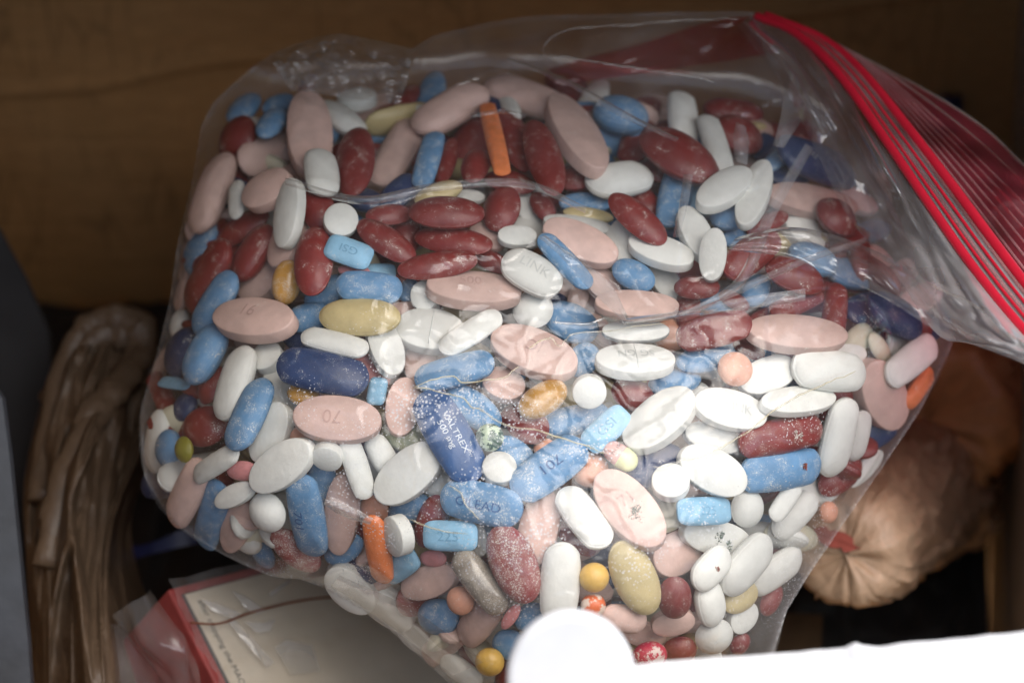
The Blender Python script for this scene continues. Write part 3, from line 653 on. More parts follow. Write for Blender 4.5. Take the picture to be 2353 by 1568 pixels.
def crumbs(pill, parent, name, mat, spots, seed=1, n=70, size=0.03):
    r = np.random.default_rng(seed); parts = []
    for (cx, cy, rad) in spots:
        for i in range(n):
            an = r.random() * 6.283; q = rad * math.sqrt(r.random()); x = cx + q * math.cos(an); y = cy + q * 1.4 * math.sin(an)
            z = float(top_z(np.array([x]), np.array([y]), pill['okind'], pill['asp'], pill['tr'], pill['prof'])[0])
            s = size * (0.5 + r.random()); pts = (r.random((4, 3)) - 0.5) * 2 * s; pts[0, 2] = s; pts[1:, 2] = -s * 0.4
            parts.append((pts + (x, y, z), [(0, 1, 2), (0, 2, 3), (0, 3, 1), (1, 3, 2)]))
    v, f = join(parts); o = link(name, mesh_from(name, v, f, False), mat, parent); return o

IMPC = {}
def imp_mat(mk):
    if mk not in IMPC:
        col = {'pink': (0.53, 0.35, 0.31), 'white': (0.60, 0.61, 0.58), 'blue': (0.045, 0.12, 0.28), 'light': (0.16, 0.36, 0.53), 'print': (0.62, 0.68, 0.75), 'ink': (0.12, 0.08, 0.08)}[mk]  # stamped letters: darker tone stands in for shade in the grooves
        IMPC[mk] = plain('imprint_' + mk, col, 0.6, var=0.1, scale=5)
    return IMPC[mk]

def mat4(R, pos, s):
    m = Matrix.Identity(4)
    for i in range(3):
        for j in range(3): m[i][j] = R[i, j] * s
        m[i][3] = pos[i]
    return m

for q in PILLS:
    v, f = pill_mesh(q['okind'], q['asp'], q['tr'], q['prof'])
    mkey = (q['okind'], q['asp'], q['tr'], q['prof'], q['mk'])
    if mkey not in MESHES:
        me = mesh_from(q['name'], v, f); me.materials.append(PM[q['mk']]); MESHES[mkey] = me
    o = bpy.data.objects.new(q['name'], MESHES[mkey]); COL.objects.link(o)
    o.matrix_world = mat4(q['R'], q['pos'], q['W']); q['obj'] = o.name
    q['wv'] = (v * q['W']) @ q['R'].T + q['pos']
    if q['key']:
        ph = LAND[q['key']]
        o['label'] = ph + ', inside the clear bag'
    else:
        m = sorted(marks, key=lambda t: np.linalg.norm(t[1] - q['pos']))[:2]
        lab = q['noun'] + ' between the ' + SHORT[m[0][0]] + ' and the ' + SHORT[m[1][0]]
        o['label'] = lab; o['group'] = lab.replace(' between', 's between')
    o['category'] = q['cat']
    if q['key']: PILLOBJ[q['key']] = (o, q)

by_lab = {}
for o in COL.objects:
    if 'group' in o and 'label' in o: by_lab.setdefault(o['label'], []).append(o)
LAYER = {id_: q['lay'] for id_, q in ((q['obj'], q) for q in PILLS)}
for lab, obs in by_lab.items():
    if len(obs) < 2: continue
    for o in obs:
        ly = LAYER.get(o.name, 0); pre = {0: '', 1: 'partly covered ', 2: 'deep half-buried '}[ly]
        if pre and len((pre + lab).split()) <= 16: o['label'] = pre + lab; o['group'] = pre + o['group']

def T(key, txt, size, off=(0, 0), rot=0, m='white', sx=1.0):
    o, q = PILLOBJ[key]; return text_part(txt, q, o, size, off, rot, imp_mat(m), sx=sx)
T('p16', '16', 0.42, (-0.1, 0.05), 0, 'pink'); T('p91', '70', 0.42, (-0.1, 0), 180, 'pink'); T('ppale', '500', 0.34, (-0.1, 0.05), 0, 'pink'); T('pflake', 'JC', 0.36, (0, 0.02), 180, 'pink')
T('greenpink', '71', 0.36, (-0.15, 0.05), 90, 'pink')
T('link1', 'LINK', 0.36, (0, 0.02), 0, 'white'); T('link2', 'LINK', 0.34, (0.15, 0), 0, 'white'); T('scored', 'SG GN', 0.30, (0, 0.05), 180, 'white')
T('gil', 'GILEAD', 0.30, (0, -0.04), 0, 'blue', 1.15); T('b701', '701', 0.34, (0, -0.15), 0, 'blue', 1.3); T('b70', '701', 0.34, (0, 0), 180, 'blue', 1.3)
T('l225', '225', 0.46, (0, -0.02), 0, 'light', 1.1); T('l225b', '225', 0.44, (0, -0.02), 0, 'light', 1.1); T('gsi', 'GSI', 0.46, (0, 0), 0, 'light', 1.2); T('ltblue', 'GSI', 0.40, (0, 0), 180, 'light', 1.2)
T('print', 'VALTREX', 0.20, (0.05, 0.10), 0, 'print', 1.25); T('print', '500 mg', 0.19, (0.0, -0.10), 0, 'print', 1.25)
# score lines, groove shade painted in the grey imprint tone
for key, xx in (('scored', 0.0), ('scored2', 0.02)):
    o, q = PILLOBJ[key]; ys = np.linspace(-0.4, 0.4, 12)
    z = top_z(np.full(12, xx), ys, q['okind'], q['asp'], q['tr'], q['prof']) - 0.006
    v, f = tube_mesh('l', np.stack([np.full(12, xx), ys, z], 1), 0.016, 6, nrm=(0, 0, 1)); link('score_line', mesh_from('score_line', v, f), imp_mat('white'), o)
o, q = PILLOBJ['greenpink']; crumbs(q, o, 'crumb_patch', M_crumb, [(0.20, -0.02, 0.09), (0.12, 0.06, 0.08)], 3, 60, 0.028); crumbs(q, o, 'flake_patch', M_flake, [(0.35, 0.02, 0.05), (0.05, 0.12, 0.12)], 5, 10, 0.03)
o, q = PILLOBJ['greenwhite']; crumbs(q, o, 'crumb_patch', M_crumb, [(-0.08, 0.02, 0.13), (0.02, 0.12, 0.08), (0.42, -0.16, 0.09), (0.30, -0.06, 0.05)], 4, 60, 0.03)
o, q = PILLOBJ['chipred']; crumbs(q, o, 'flake_patch', M_flake, [(0.30, 0.0, 0.08), (0.45, -0.08, 0.08)], 6, 40, 0.035)
o, q = PILLOBJ['crumbblue']; crumbs(q, o, 'rust_chip', M_rust, [(0.52, 0.10, 0.06)], 7, 60, 0.035); crumbs(q, o, 'flake_patch', M_flake, [(-0.3, -0.2, 0.25), (0.1, -0.2, 0.3)], 8, 25, 0.022)
o, q = PILLOBJ['brownspot']; crumbs(q, o, 'brown_spot', M_rust, [(0.0, 0.05, 0.07)], 9, 50, 0.03)
o, q = PILLOBJ['chipball']; 
# yellow half of the two-tone capsule + its print
o, q = PILLOBJ['capsule2']
v, f = pill_mesh(q['okind'], q['asp'], q['tr'], q['prof']); v = v.copy()
lim = 0.02 * q['asp']; keep = v[:, 0] >= lim
hv = v * (1.0, 1.05, 1.05); hv[:, 0] = np.maximum(v[:, 0], lim) * 1.02
hf = [t for t in f if any(keep[i] for i in t)]
used = sorted({i for t in hf for i in t}); mp_ = {i: k for k, i in enumerate(used)}
link('capsule_cap', mesh_from('capsule_cap', hv[used], [tuple(mp_[i] for i in t) for t in hf]), PM['capyel'], o)
text_part('PH 100', q, o, 0.22, (-0.3, 0.08), 90, imp_mat('ink'))

# ------------------------------------------------------------------ pills deeper in the bag: one mass
rs = np.random.default_rng(11); parts = []; mats = []
inner_keys = ['pink', 'white', 'blue', 'red', 'red', 'tan', 'white', 'red', 'cream', 'pink', 'dark']
PTS = np.column_stack([rs.uniform(330, 2180, 6000), rs.uniform(180, 1600, 6000)])
din, _ = sdist(PTS, OUT); PTS = PTS[din > 75]; din = din[din > 75]
allc = np.array([q['pos'] for q in PILLS])
cnt = 0; fm = []
for (X, Y), dd in zip(PTS, din):
    if cnt >= 620: break
    dep = D0 - relief(X, Y)[0] + 0.016 + rs.random() * min(0.03, 0.0001 * dd + 0.004)
    if dd < 110: dep = D0 - relief(X, Y)[0] + 0.012
    kd = int(rs.integers(0, len(inner_keys))); asp = float(rs.choice([1.4, 1.8, 2.0, 2.2])); Wm = rs.uniform(0.0068, 0.0092)
    v, f = pill_mesh(str(rs.choice(['oval', 'cap'])), asp, 0.6, 'soft', 16)
    M3 = np.array(Matrix.Rotation(rs.random() * 6.28, 3, 'Z') @ Matrix.Rotation(rs.random() * 6.28, 3, 'X'))
    parts.append(((v * Wm) @ M3.T + P(X, Y, dep), f)); fm += [kd] * len(f); cnt += 1
v, f = join(parts); me = mesh_from('buried_pills', v, f)
for k in inner_keys: me.materials.append(PM[k])
me.polygons.foreach_set('material_index', fm)
inner = bpy.data.objects.new('buried_pills', me); COL.objects.link(inner)
tag(inner, 'mass of mixed pills buried behind the front layer in the bag', 'pills'); inner['kind'] = 'stuff'

# ------------------------------------------------------------------ the bag
bag = empty('zip_bag', 'crumpled clear zip bag with red zip, full of mixed pills', 'bag', tuple(P(1250, 900, D0)))
FOUT = np.array([(462, 290), (500, 225), (620, 128), (690, 100), (770, 80), (860, 95), (945, 112), (1000, 82), (1100, 58), (1220, 38), (1400, 33), (1600, 28), (1735, 30),
                 (1830, 55), (1900, 110), (1960, 230), (2020, 400), (2090, 560), (2160, 690), (2188, 790),
                 (2115, 940), (2030, 1068), (1940, 1198), (1860, 1316), (1808, 1400), (1770, 1520), (1660, 1585), (1400, 1630), (1150, 1630),
                 (1030, 1565), (880, 1432), (740, 1348), (690, 1330), (620, 1322), (510, 1272), (395, 1200), (332, 1095), (322, 950), (350, 850),
                 (388, 700), (408, 560), (440, 420)], float)
G = 6.0
gx = np.arange(310, 2206, G); gy = np.arange(20, 1640, G); nx, ny = len(gx), len(gy)
XX, YY = np.meshgrid(gx, gy)
fl = np.stack([XX.ravel(), YY.ravel()], 1)
fd, fnear = sdist(fl, FOUT)
base = relief(XX.ravel(), YY.ravel()).reshape(ny, nx)
con = np.full((ny, nx), -1.0)
for q in PILLS:
    x, y, d = project(q['wv']); i = np.round((y - gy[0]) / G).astype(int); j = np.round((x - gx[0]) / G).astype(int)
    ok = (i >= 0) & (i < ny) & (j >= 0) & (j < nx)
    np.maximum.at(con, (i[ok], j[ok]), D0 - d[ok])
def dil(a):
    b = a.copy()
    for di in (-1, 0, 1):
        for dj in (-1, 0, 1): b = np.maximum(b, np.roll(np.roll(a, di, 0), dj, 1))
    return b
con = dil(dil(con))
edge = (fd.reshape(ny, nx) <= 3)
ed_w = np.where(YY < 260, base - 0.002, base + 0.001)
z = np.where(edge, ed_w, base + 0.012)
for it in range(420):
    a = 0.25 * (np.roll(z, 1, 0) + np.roll(z, -1, 0) + np.roll(z, 1, 1) + np.roll(z, -1, 1))
    z = np.where(edge, ed_w, np.maximum(a, con + 0.0003))
for it in range(2):
    a = 0.25 * (np.roll(z, 1, 0) + np.roll(z, -1, 0) + np.roll(z, 1, 1) + np.roll(z, -1, 1)); z = np.where(edge, z, np.maximum(a, con + 0.0002))

# creases pulled into the film: (points, width px, height mm, painted glint tube 0/1/2)
RID = [
 ([(1165, 138), (1290, 185), (1430, 265), (1560, 322), (1592, 350), (1590, 410), (1565, 540)], 7, 1.6, 0),
 ([(655, 412), (760, 418), (830, 455), (900, 452), (1000, 425), (1100, 412), (1200, 418), (1280, 445), (1345, 480)], 9, 1.8, 0),
 ([(1245, 545), (1330, 640), (1390, 710), (1432, 738)], 8, 1.5, 0),
 ([(1560, 720), (1650, 672), (1705, 560), (1785, 425), (1890, 275)], 8, 1.8, 0),
 ([(1560, 716), (1640, 680), (1800, 600), (1990, 540)], 9, 1.6, 0),
 ([(1430, 740), (1560, 722), (1700, 690), (1850, 665), (1950, 668), (2010, 700), (2048, 780), (2020, 835)], 8, 1.6, 0),
 ([(1345, 440), (1420, 560), (1520, 690), (1560, 720)], 7, 1.2, 0),
 ([(1560, 540), (1550, 640), (1560, 720)], 7, 1.2, 0),
 ([(1170, 143), (1060, 185), (950, 215), (880, 235)], 9, 1.2, 0),
 ([(1660, 285), (1750, 235), (1870, 200)], 7, 1.0, 0),
 ([(620, 130), (665, 180), (720, 205), (800, 170), (940, 112)], 9, 2.0, 0),
 ([(690, 205), (700, 260), (660, 330)], 8, 1.2, 0),
 ([(940, 114), (935, 200), (910, 320)], 8, 1.6, 0),
 ([(1080, 260), (1180, 250), (1260, 300), (1290, 400)], 7, 1.2, 0),
 ([(1040, 320), (1110, 380), (1160, 395)], 7, 1.0, 0),
 ([(470, 440), (540, 520), (640, 500)], 8, 1.2, 0),
 ([(1700, 300), (1690, 360), (1740, 390), (1790, 340)], 9, 1.6, 0),
 ([(1820, 160), (1805, 240), (1780, 330), (1720, 420)], 12, 2.2, 0),
 ([(750, 1150), (800, 1172), (860, 1200)], 10, 1.6, 0),
 ([(700, 1338), (770, 1310), (830, 1290), (900, 1330)], 9, 1.5, 0),
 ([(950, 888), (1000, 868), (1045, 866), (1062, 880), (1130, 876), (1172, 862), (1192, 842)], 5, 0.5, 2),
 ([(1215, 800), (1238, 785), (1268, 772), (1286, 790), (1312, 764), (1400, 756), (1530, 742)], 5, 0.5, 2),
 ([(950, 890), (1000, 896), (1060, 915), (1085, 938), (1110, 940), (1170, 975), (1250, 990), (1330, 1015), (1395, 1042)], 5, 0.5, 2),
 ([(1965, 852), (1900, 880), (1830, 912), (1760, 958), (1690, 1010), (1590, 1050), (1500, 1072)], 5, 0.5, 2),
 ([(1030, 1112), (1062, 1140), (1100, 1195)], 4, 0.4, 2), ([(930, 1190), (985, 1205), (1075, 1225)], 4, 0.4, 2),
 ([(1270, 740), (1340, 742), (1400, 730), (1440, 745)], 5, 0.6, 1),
]
def wiggle(line, seed, amp):
    n = len(line); r = np.random.default_rng(seed); d = np.gradient(line, axis=0); d /= np.linalg.norm(d, axis=1)[:, None] + 1e-9
    k = np.cumsum(r.standard_normal(n)); k = np.convolve(k, np.ones(7) / 7, 'same'); k = k - np.linspace(k[0], k[-1], n); k = k / (abs(k).max() + 1e-9) * amp
    k2 = np.convolve(r.standard_normal(n), np.ones(3) / 3, 'same') * amp * 0.25
    return line + np.stack([-d[:, 1], d[:, 0]], 1) * (k + k2)[:, None]
creases = []
for si, (pts, wd, hh, draw) in enumerate(RID):
    ln = wiggle(smooth_line(pts, max(24, int(sum(np.hypot(*np.diff(np.array(pts), axis=0).T)) / 5))), si, 5.0 if draw == 2 else 3.0)
    dm, _ = sdist(fl, ln) if False else (None, None)
    # distance to the polyline
    best = np.full(len(fl), 1e9)
    bb = (fl[:, 0] > ln[:, 0].min() - 60) & (fl[:, 0] < ln[:, 0].max() + 60) & (fl[:, 1] > ln[:, 1].min() - 60) & (fl[:, 1] < ln[:, 1].max() + 60)
    sub = fl[bb]; best[bb] = np.sqrt(((sub[:, None] - ln[None]) ** 2).sum(2)).min(1)
    prof_ = np.exp(-(best / wd) ** 2) + 0.35 * np.exp(-(best / (wd * 3)) ** 2)
    z = np.where(edge, z, z + prof_.reshape(ny, nx) * hh * 0.001)
    if draw: creases.append((ln, draw, si))
# slack folds in the loose upper part and soft waves elsewhere
u = XX / 90.0; vv = YY / 90.0
slack = np.clip((330 - YY) / 200, 0, 1) + np.clip((XX - 1850) / 250, 0, 1) * np.clip((760 - YY) / 300, 0, 1)
fold = np.abs(noise2(u * 0.7 + 0.5 * vv, vv * 0.55 - 0.3 * u, 5)) 
fr_ = np.random.default_rng(77); facet = np.zeros((ny, nx))
for k_ in range(46):
    cx_, cy_ = (fr_.uniform(430, 1750), fr_.uniform(30, 330)) if k_ < 30 else (fr_.uniform(1650, 2050), fr_.uniform(150, 720))
    an_ = fr_.uniform(0, math.pi); dd_ = (XX - cx_) * math.cos(an_) + (YY - cy_) * math.sin(an_); ll_ = -(XX - cx_) * math.sin(an_) + (YY - cy_) * math.cos(an_)
    ww_ = fr_.uniform(35, 75); le_ = fr_.uniform(70, 200)
    facet += fr_.uniform(0.5, 1.0) * np.clip(1 - np.abs(dd_) / ww_, 0, 1) * np.clip(1 - np.abs(ll_) / le_, 0, 1) * ww_
crest = lambda nn, wd: np.exp(-(nn / wd) ** 2)
k1 = crest(noise2(u * 0.42 + 0.35 * vv, vv * 0.5 - 0.25 * u, 5, 2), 0.16); k2 = crest(noise2(u * 0.8 - 0.4 * vv, vv * 0.6 + 0.5 * u, 15, 2), 0.14); k3 = crest(noise2(u * 1.7, vv * 1.7, 25, 2), 0.2)
sl = np.clip(slack, 0, 1)
ramp_ = np.clip(fd.reshape(ny, nx) / 40, 0, 1)
z = np.where(edge, z, z + ramp_ * (sl * (0.000042 * facet + 0.0016 * k1 + 0.0010 * k2 + 0.0006 * k3 + 0.0030 * np.abs(noise2(u * 0.5, vv * 0.5, 35, 2))) + (1 - sl) * (0.00045 * k1 + 0.0004 * k2 + 0.0002 * k3)))
# build, snapping the rim onto the outline
inside = (fd > 0)
fxy = fl.copy(); outm = ~inside; fxy[outm] = fnear[outm]
zz = z.ravel().copy()
FV = P(fxy[:, 0], fxy[:, 1], D0 - zz)
ff = []
ins2 = inside.reshape(ny, nx); idxg = np.arange(nx * ny).reshape(ny, nx)
cellany = ins2[:-1, :-1] | ins2[1:, :-1] | ins2[:-1, 1:] | ins2[1:, 1:]
for i, j in zip(*np.nonzero(cellany)): ff.append((idxg[i, j], idxg[i + 1, j], idxg[i + 1, j + 1], idxg[i, j + 1]))
usedm = np.zeros(nx * ny, bool)
for t in ff: usedm[list(t)] = True
remap = np.cumsum(usedm) - 1
me = mesh_from('front_film', FV[usedm], [tuple(remap[list(t)]) for t in ff])
def blob(x, y, cx, cy, rx, ry): return np.exp(-(((x - cx) / rx) ** 2 + ((y - cy) / ry) ** 2))
ux, uy = fl[usedm, 0], fl[usedm, 1]
dust = 0.15 + 0.9 * blob(ux, uy, 1300, 1200, 620, 280) + 0.5 * blob(ux, uy, 900, 900, 380, 170) + 0.4 * blob(ux, uy, 1900, 850, 300, 200) + 0.5 * blob(ux, uy, 900, 1340, 320, 90)
dust *= np.clip((uy - 420) / 300, 0.05, 1)
hz = 0.07 * blob(ux, uy, 1300, 140, 500, 110) + 0.06 * blob(ux, uy, 1750, 300, 300, 300) + 0.12 * blob(ux, uy, 1350, 1330, 520, 200) + 0.20 * blob(ux, uy, 880, 1390, 230, 80) + 0.14 * blob(ux, uy, 400, 1050, 90, 350) + 0.16 * blob(ux, uy, 1750, 1350, 160, 260)  # haze near the top is painted sheen on the slack film
hz = hz + 0.55 * np.exp(-(np.maximum(fd[usedm], 0) / 9.0) ** 2) * np.clip((360 - uy) / 60, 0.6, 1)  # rim highlight painted along the film edge as haze
for nm, arr in (('dust', dust), ('haze', hz)):
    at = me.attributes.new(nm, 'FLOAT', 'POINT'); at.data.foreach_set('value', np.clip(arr, 0, 1).astype(np.float32))
adopt(link('front_film', me, M_film), bag)
# back skin of the bag
bu = np.linspace(0, 1, 15); ring = smooth_line(np.vstack([FOUT, FOUT[:1]]), 160)[:-1]; cen = np.array([1230, 860.0])
rows_ = []
for s in bu:
    pxy = cen + (ring - cen) * (1 - s * 0.97)
    dd = np.maximum(sdist(pxy, OUT)[0], 0)
    rows_.append(P(pxy[:, 0], pxy[:, 1], D0 - (np.where(s == 0, 1, 1) * (0.36 * (pxy[:, 1] - 784) * KPX - 0.018)) + 0.030 * (1 - (1 - np.clip(dd / 420, 0, 1)) ** 2)))
BV = np.vstack(rows_); nr = len(ring)
bf = [(i * nr + k, (i + 1) * nr + k, (i + 1) * nr + (k + 1) % nr, i * nr + (k + 1) % nr) for i in range(len(bu) - 1) for k in range(nr)]
bf.append(tuple((len(bu) - 1) * nr + k for k in range(nr)))
adopt(link('back_film', mesh_from('back_film', BV, bf), M_wrap), bag)
# glints painted along the creases as pale and golden tubes
def film_depth(x, y):
    j = np.clip((x - gx[0]) / G, 0, nx - 2); i = np.clip((y - gy[0]) / G, 0, ny - 2); i0 = i.astype(int); j0 = j.astype(int); fi = i - i0; fj = j - j0
    return D0 - (z[i0, j0] * (1 - fi) * (1 - fj) + z[i0 + 1, j0] * fi * (1 - fj) + z[i0, j0 + 1] * (1 - fi) * fj + z[i0 + 1, j0 + 1] * fi * fj)
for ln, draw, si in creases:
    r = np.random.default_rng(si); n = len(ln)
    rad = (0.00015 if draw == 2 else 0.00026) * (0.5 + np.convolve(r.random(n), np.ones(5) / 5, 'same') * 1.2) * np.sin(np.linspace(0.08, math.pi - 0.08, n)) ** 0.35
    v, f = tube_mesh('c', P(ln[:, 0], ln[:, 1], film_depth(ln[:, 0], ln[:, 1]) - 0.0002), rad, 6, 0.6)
    adopt(link('crease', mesh_from('crease', v, f), M_goldglint if draw == 2 else M_glint_rib), bag)

# flap with the zip
nu, nv = 90, 46
flap_rows = [
 [(1690, 62, .532), (1800, 200, .520), (1880, 360, .507), (1950, 500, .496), (2050, 620, .484), (2150, 765, .470), (2230, 790, .458), (2340, 830, .448), (2520, 905, .436)],
 [(1712, 46, .533), (1850, 165, .521), (1960, 330, .507), (2060, 490, .492), (2160, 640, .476), (2250, 740, .460), (2330, 800, .450), (2430, 850, .442), (2560, 905, .434)],
 [(1735, 37, .534), (1830, 78, .527), (1930, 175, .516), (2040, 330, .501), (2140, 478, .487), (2240, 620, .473), (2340, 745, .460), (2450, 860, .448), (2600, 990, .436)],
 [(1755, 36, .535), (1890, 92, .529), (1985, 172, .519), (2090, 300, .505), (2190, 430, .492), (2280, 552, .480), (2370, 670, .468), (2480, 800, .455), (2620, 930, .442)],
 [(1770, 40, .540), (1930, 105, .535), (2040, 175, .527), (2150, 265, .516), (2250, 355, .506), (2340, 440, .497), (2420, 525, .489), (2520, 620, .480), (2660, 740, .468)],
 [(1775, 44, .543), (1935, 110, .540), (2060, 172, .534), (2170, 232, .526), (2270, 300, .519), (2360, 385, .510), (2440, 450, .503), (2540, 540, .494), (2680, 650, .482)],
]
def add_film(name, rows, nu, nv, mat, amp=0.0, fx=6, fy=3, seed=1, haze=0.0, dust=0.0, parent=bag):
    Gd = loft(rows, nu, nv); s = np.linspace(0, 1, nu)[None]; t = np.linspace(0, 1, nv)[:, None]
    if amp:
        nz = noise2(s * fx + 0 * t, t * fy + 0 * s, seed, 3)
        Gd[..., 2] -= amp * np.abs(nz) * np.clip(np.minimum(t, ((0.62 if name == 'flap_film' else 1.0) - t)) * 6, 0, 1)
    V = P(Gd[..., 0].ravel(), Gd[..., 1].ravel(), Gd[..., 2].ravel())
    me = mesh_from(name, V, grid_faces(nv, nu))
    for nm, val in (('dust', dust), ('haze', haze)):
        at = me.attributes.new(nm, 'FLOAT', 'POINT'); at.data.foreach_set('value', (val * (np.clip((Gd[..., 0].ravel() - 1950) / 250, 0.12, 1.8) if name == 'flap_film' else np.ones(len(V)))).astype(np.float32))
    return adopt(link(name, me, mat), parent), Gd
add_film('flap_film', flap_rows[:4], nu, nv, M_flap, 0.0060, 6, 4, 3, 0.85)  # silvery sheen put into the haze, growing to the right
LIP, _ = add_film('zip_lip_film', flap_rows[3:], nu, 16, M_zipfilm, 0.0004, 10, 2, 4)
def offset_row(a, b, t): return [tuple(np.array(p_) * (1 - t) + np.array(q_) * t) for p_, q_ in zip(a, b)]
def zip_tube(name, row, rad, mat, flat=0.7, dd=0.0):
    ln = smooth_line(row, 140); v, f = tube_mesh(name, P(ln[:, 0], ln[:, 1], ln[:, 2] - dd), rad, 8, flat); o_ = link(name, mesh_from(name, v, f), mat); o_.parent = LIP; return o_
zip_tube('zip_track', flap_rows[2], 0.00105, M_zip, 0.7, 0.0008)
zip_tube('zip_track', flap_rows[3], 0.00115, M_zip, 0.7, 0.0008)
for t in (0.3, 0.42, 0.6, 0.8): zip_tube('zip_rib', offset_row(flap_rows[2], flap_rows[3], t), 0.00035, M_zip if t in (0.3, 0.6) else M_rib, 0.6, 0.0006)
for t in (0.15, 0.3, 0.45, 0.6, 0.75, 0.9): zip_tube('zip_rib', offset_row(flap_rows[3], flap_rows[4], t), 0.00028, M_rib, 0.6, 0.0006)
for t in (0.4, 0.98): zip_tube('zip_rib', offset_row(flap_rows[4], flap_rows[5], t), 0.0003, M_glint_rib, 0.6, 0.0006)
# lower tongue of the flap lying over the pills
add_film('flap_tongue', [
 [(1690, 545, .478), (1800, 522, .482), (1900, 535, .481), (2020, 580, .476), (2150, 655, .468)],
 [(1680, 560, .474), (1800, 552, .476), (1910, 580, .474), (2030, 640, .469), (2155, 715, .462)],
 [(1670, 575, .472), (1800, 590, .472), (1920, 632, .470), (2040, 690, .465), (2160, 768, .458)]], 50, 18, M_flap, 0.0025, 4, 2, 6, 0.10)
# inner half of the zip folding back behind the slack film
add_film('inner_zip_film', [
 [(1750, 36, .540), (1640, 48, .541), (1500, 92, .540), (1360, 130, .538), (1240, 165, .536)],
 [(1760, 70, .538), (1640, 90, .538), (1510, 125, .536), (1380, 152, .534), (1260, 180, .532)],
 [(1790, 120, .535), (1670, 140, .534), (1540, 158, .532), (1410, 178, .530), (1280, 198, .528)]], 50, 18, M_zipfaint, 0.001, 5, 3, 8)
# film folds and glints, their brightness painted as milky haze
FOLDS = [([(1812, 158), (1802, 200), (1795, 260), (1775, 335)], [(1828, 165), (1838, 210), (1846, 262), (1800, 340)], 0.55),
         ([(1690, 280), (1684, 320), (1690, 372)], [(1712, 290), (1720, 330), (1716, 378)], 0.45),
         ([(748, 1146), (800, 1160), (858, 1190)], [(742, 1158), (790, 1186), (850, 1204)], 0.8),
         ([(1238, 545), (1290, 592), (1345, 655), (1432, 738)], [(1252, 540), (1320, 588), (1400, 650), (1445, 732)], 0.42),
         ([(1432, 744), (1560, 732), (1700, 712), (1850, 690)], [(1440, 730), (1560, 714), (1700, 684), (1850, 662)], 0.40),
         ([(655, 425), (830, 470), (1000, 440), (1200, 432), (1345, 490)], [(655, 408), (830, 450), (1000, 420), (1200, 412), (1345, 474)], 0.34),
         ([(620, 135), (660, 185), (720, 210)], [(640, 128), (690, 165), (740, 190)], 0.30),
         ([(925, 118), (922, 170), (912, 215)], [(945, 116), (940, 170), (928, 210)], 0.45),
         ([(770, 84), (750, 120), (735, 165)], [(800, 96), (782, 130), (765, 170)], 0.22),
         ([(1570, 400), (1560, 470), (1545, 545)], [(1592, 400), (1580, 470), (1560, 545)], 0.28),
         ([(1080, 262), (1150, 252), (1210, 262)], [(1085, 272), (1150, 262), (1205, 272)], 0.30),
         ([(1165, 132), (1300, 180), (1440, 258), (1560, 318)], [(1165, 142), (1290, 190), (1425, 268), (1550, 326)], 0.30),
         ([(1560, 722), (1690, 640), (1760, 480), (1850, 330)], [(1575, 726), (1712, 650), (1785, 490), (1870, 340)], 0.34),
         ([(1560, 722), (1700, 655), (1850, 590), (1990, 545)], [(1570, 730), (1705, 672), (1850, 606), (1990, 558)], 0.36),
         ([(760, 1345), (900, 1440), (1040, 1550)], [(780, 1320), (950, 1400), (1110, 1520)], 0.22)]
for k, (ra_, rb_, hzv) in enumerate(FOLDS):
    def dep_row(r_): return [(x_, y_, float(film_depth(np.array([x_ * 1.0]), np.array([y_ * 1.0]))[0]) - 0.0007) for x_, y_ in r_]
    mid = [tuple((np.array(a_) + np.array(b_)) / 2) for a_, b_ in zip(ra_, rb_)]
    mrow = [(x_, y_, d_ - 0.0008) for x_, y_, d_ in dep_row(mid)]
    add_film('film_fold_glint', [dep_row(ra_), mrow, dep_row(rb_)], 40, 8, M_flap, 0.0006, 6, 2, 90 + k, hzv)
def fd1(x_, y_, up_=0.0): return (x_, y_, float(film_depth(np.array([x_ * 1.0]), np.array([y_ * 1.0]))[0]) - up_)
add_film('loose_corner', [[fd1(618, 126, .004), fd1(690, 98, .006), fd1(772, 78, .008), fd1(860, 92, .007), fd1(948, 112, .005)],
                          [fd1(640, 165, .006), fd1(705, 140, .008), fd1(772, 130, .007), fd1(860, 150, .008), fd1(940, 165, .006)],
                          [fd1(668, 208, .003), fd1(720, 212, .003), fd1(790, 225, .004), fd1(860, 232, .004), fd1(918, 240, .003)]], 50, 30, M_flap, 0.004, 5, 4, 19, 0.20)
# rolled film edges, their highlights painted as thin pale tubes
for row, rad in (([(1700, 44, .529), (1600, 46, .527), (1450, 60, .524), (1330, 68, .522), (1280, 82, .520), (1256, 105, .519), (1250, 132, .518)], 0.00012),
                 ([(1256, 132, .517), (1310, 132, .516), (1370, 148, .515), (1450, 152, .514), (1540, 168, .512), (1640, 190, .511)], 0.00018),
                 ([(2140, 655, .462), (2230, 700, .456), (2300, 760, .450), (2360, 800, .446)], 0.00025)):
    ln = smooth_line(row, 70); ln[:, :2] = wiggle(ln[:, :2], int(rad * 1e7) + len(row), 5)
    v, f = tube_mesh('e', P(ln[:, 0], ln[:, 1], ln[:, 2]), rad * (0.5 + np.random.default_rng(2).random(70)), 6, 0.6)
    adopt(link('crease', mesh_from('crease', v, f), M_glint_rib), bag)

# ------------------------------------------------------------------ the box round it
box = empty('cardboard_box', 'deep brown cardboard box holding the bag', 'box', (0, 0.05, 0))
YB = 0.175; ZT = 0.32
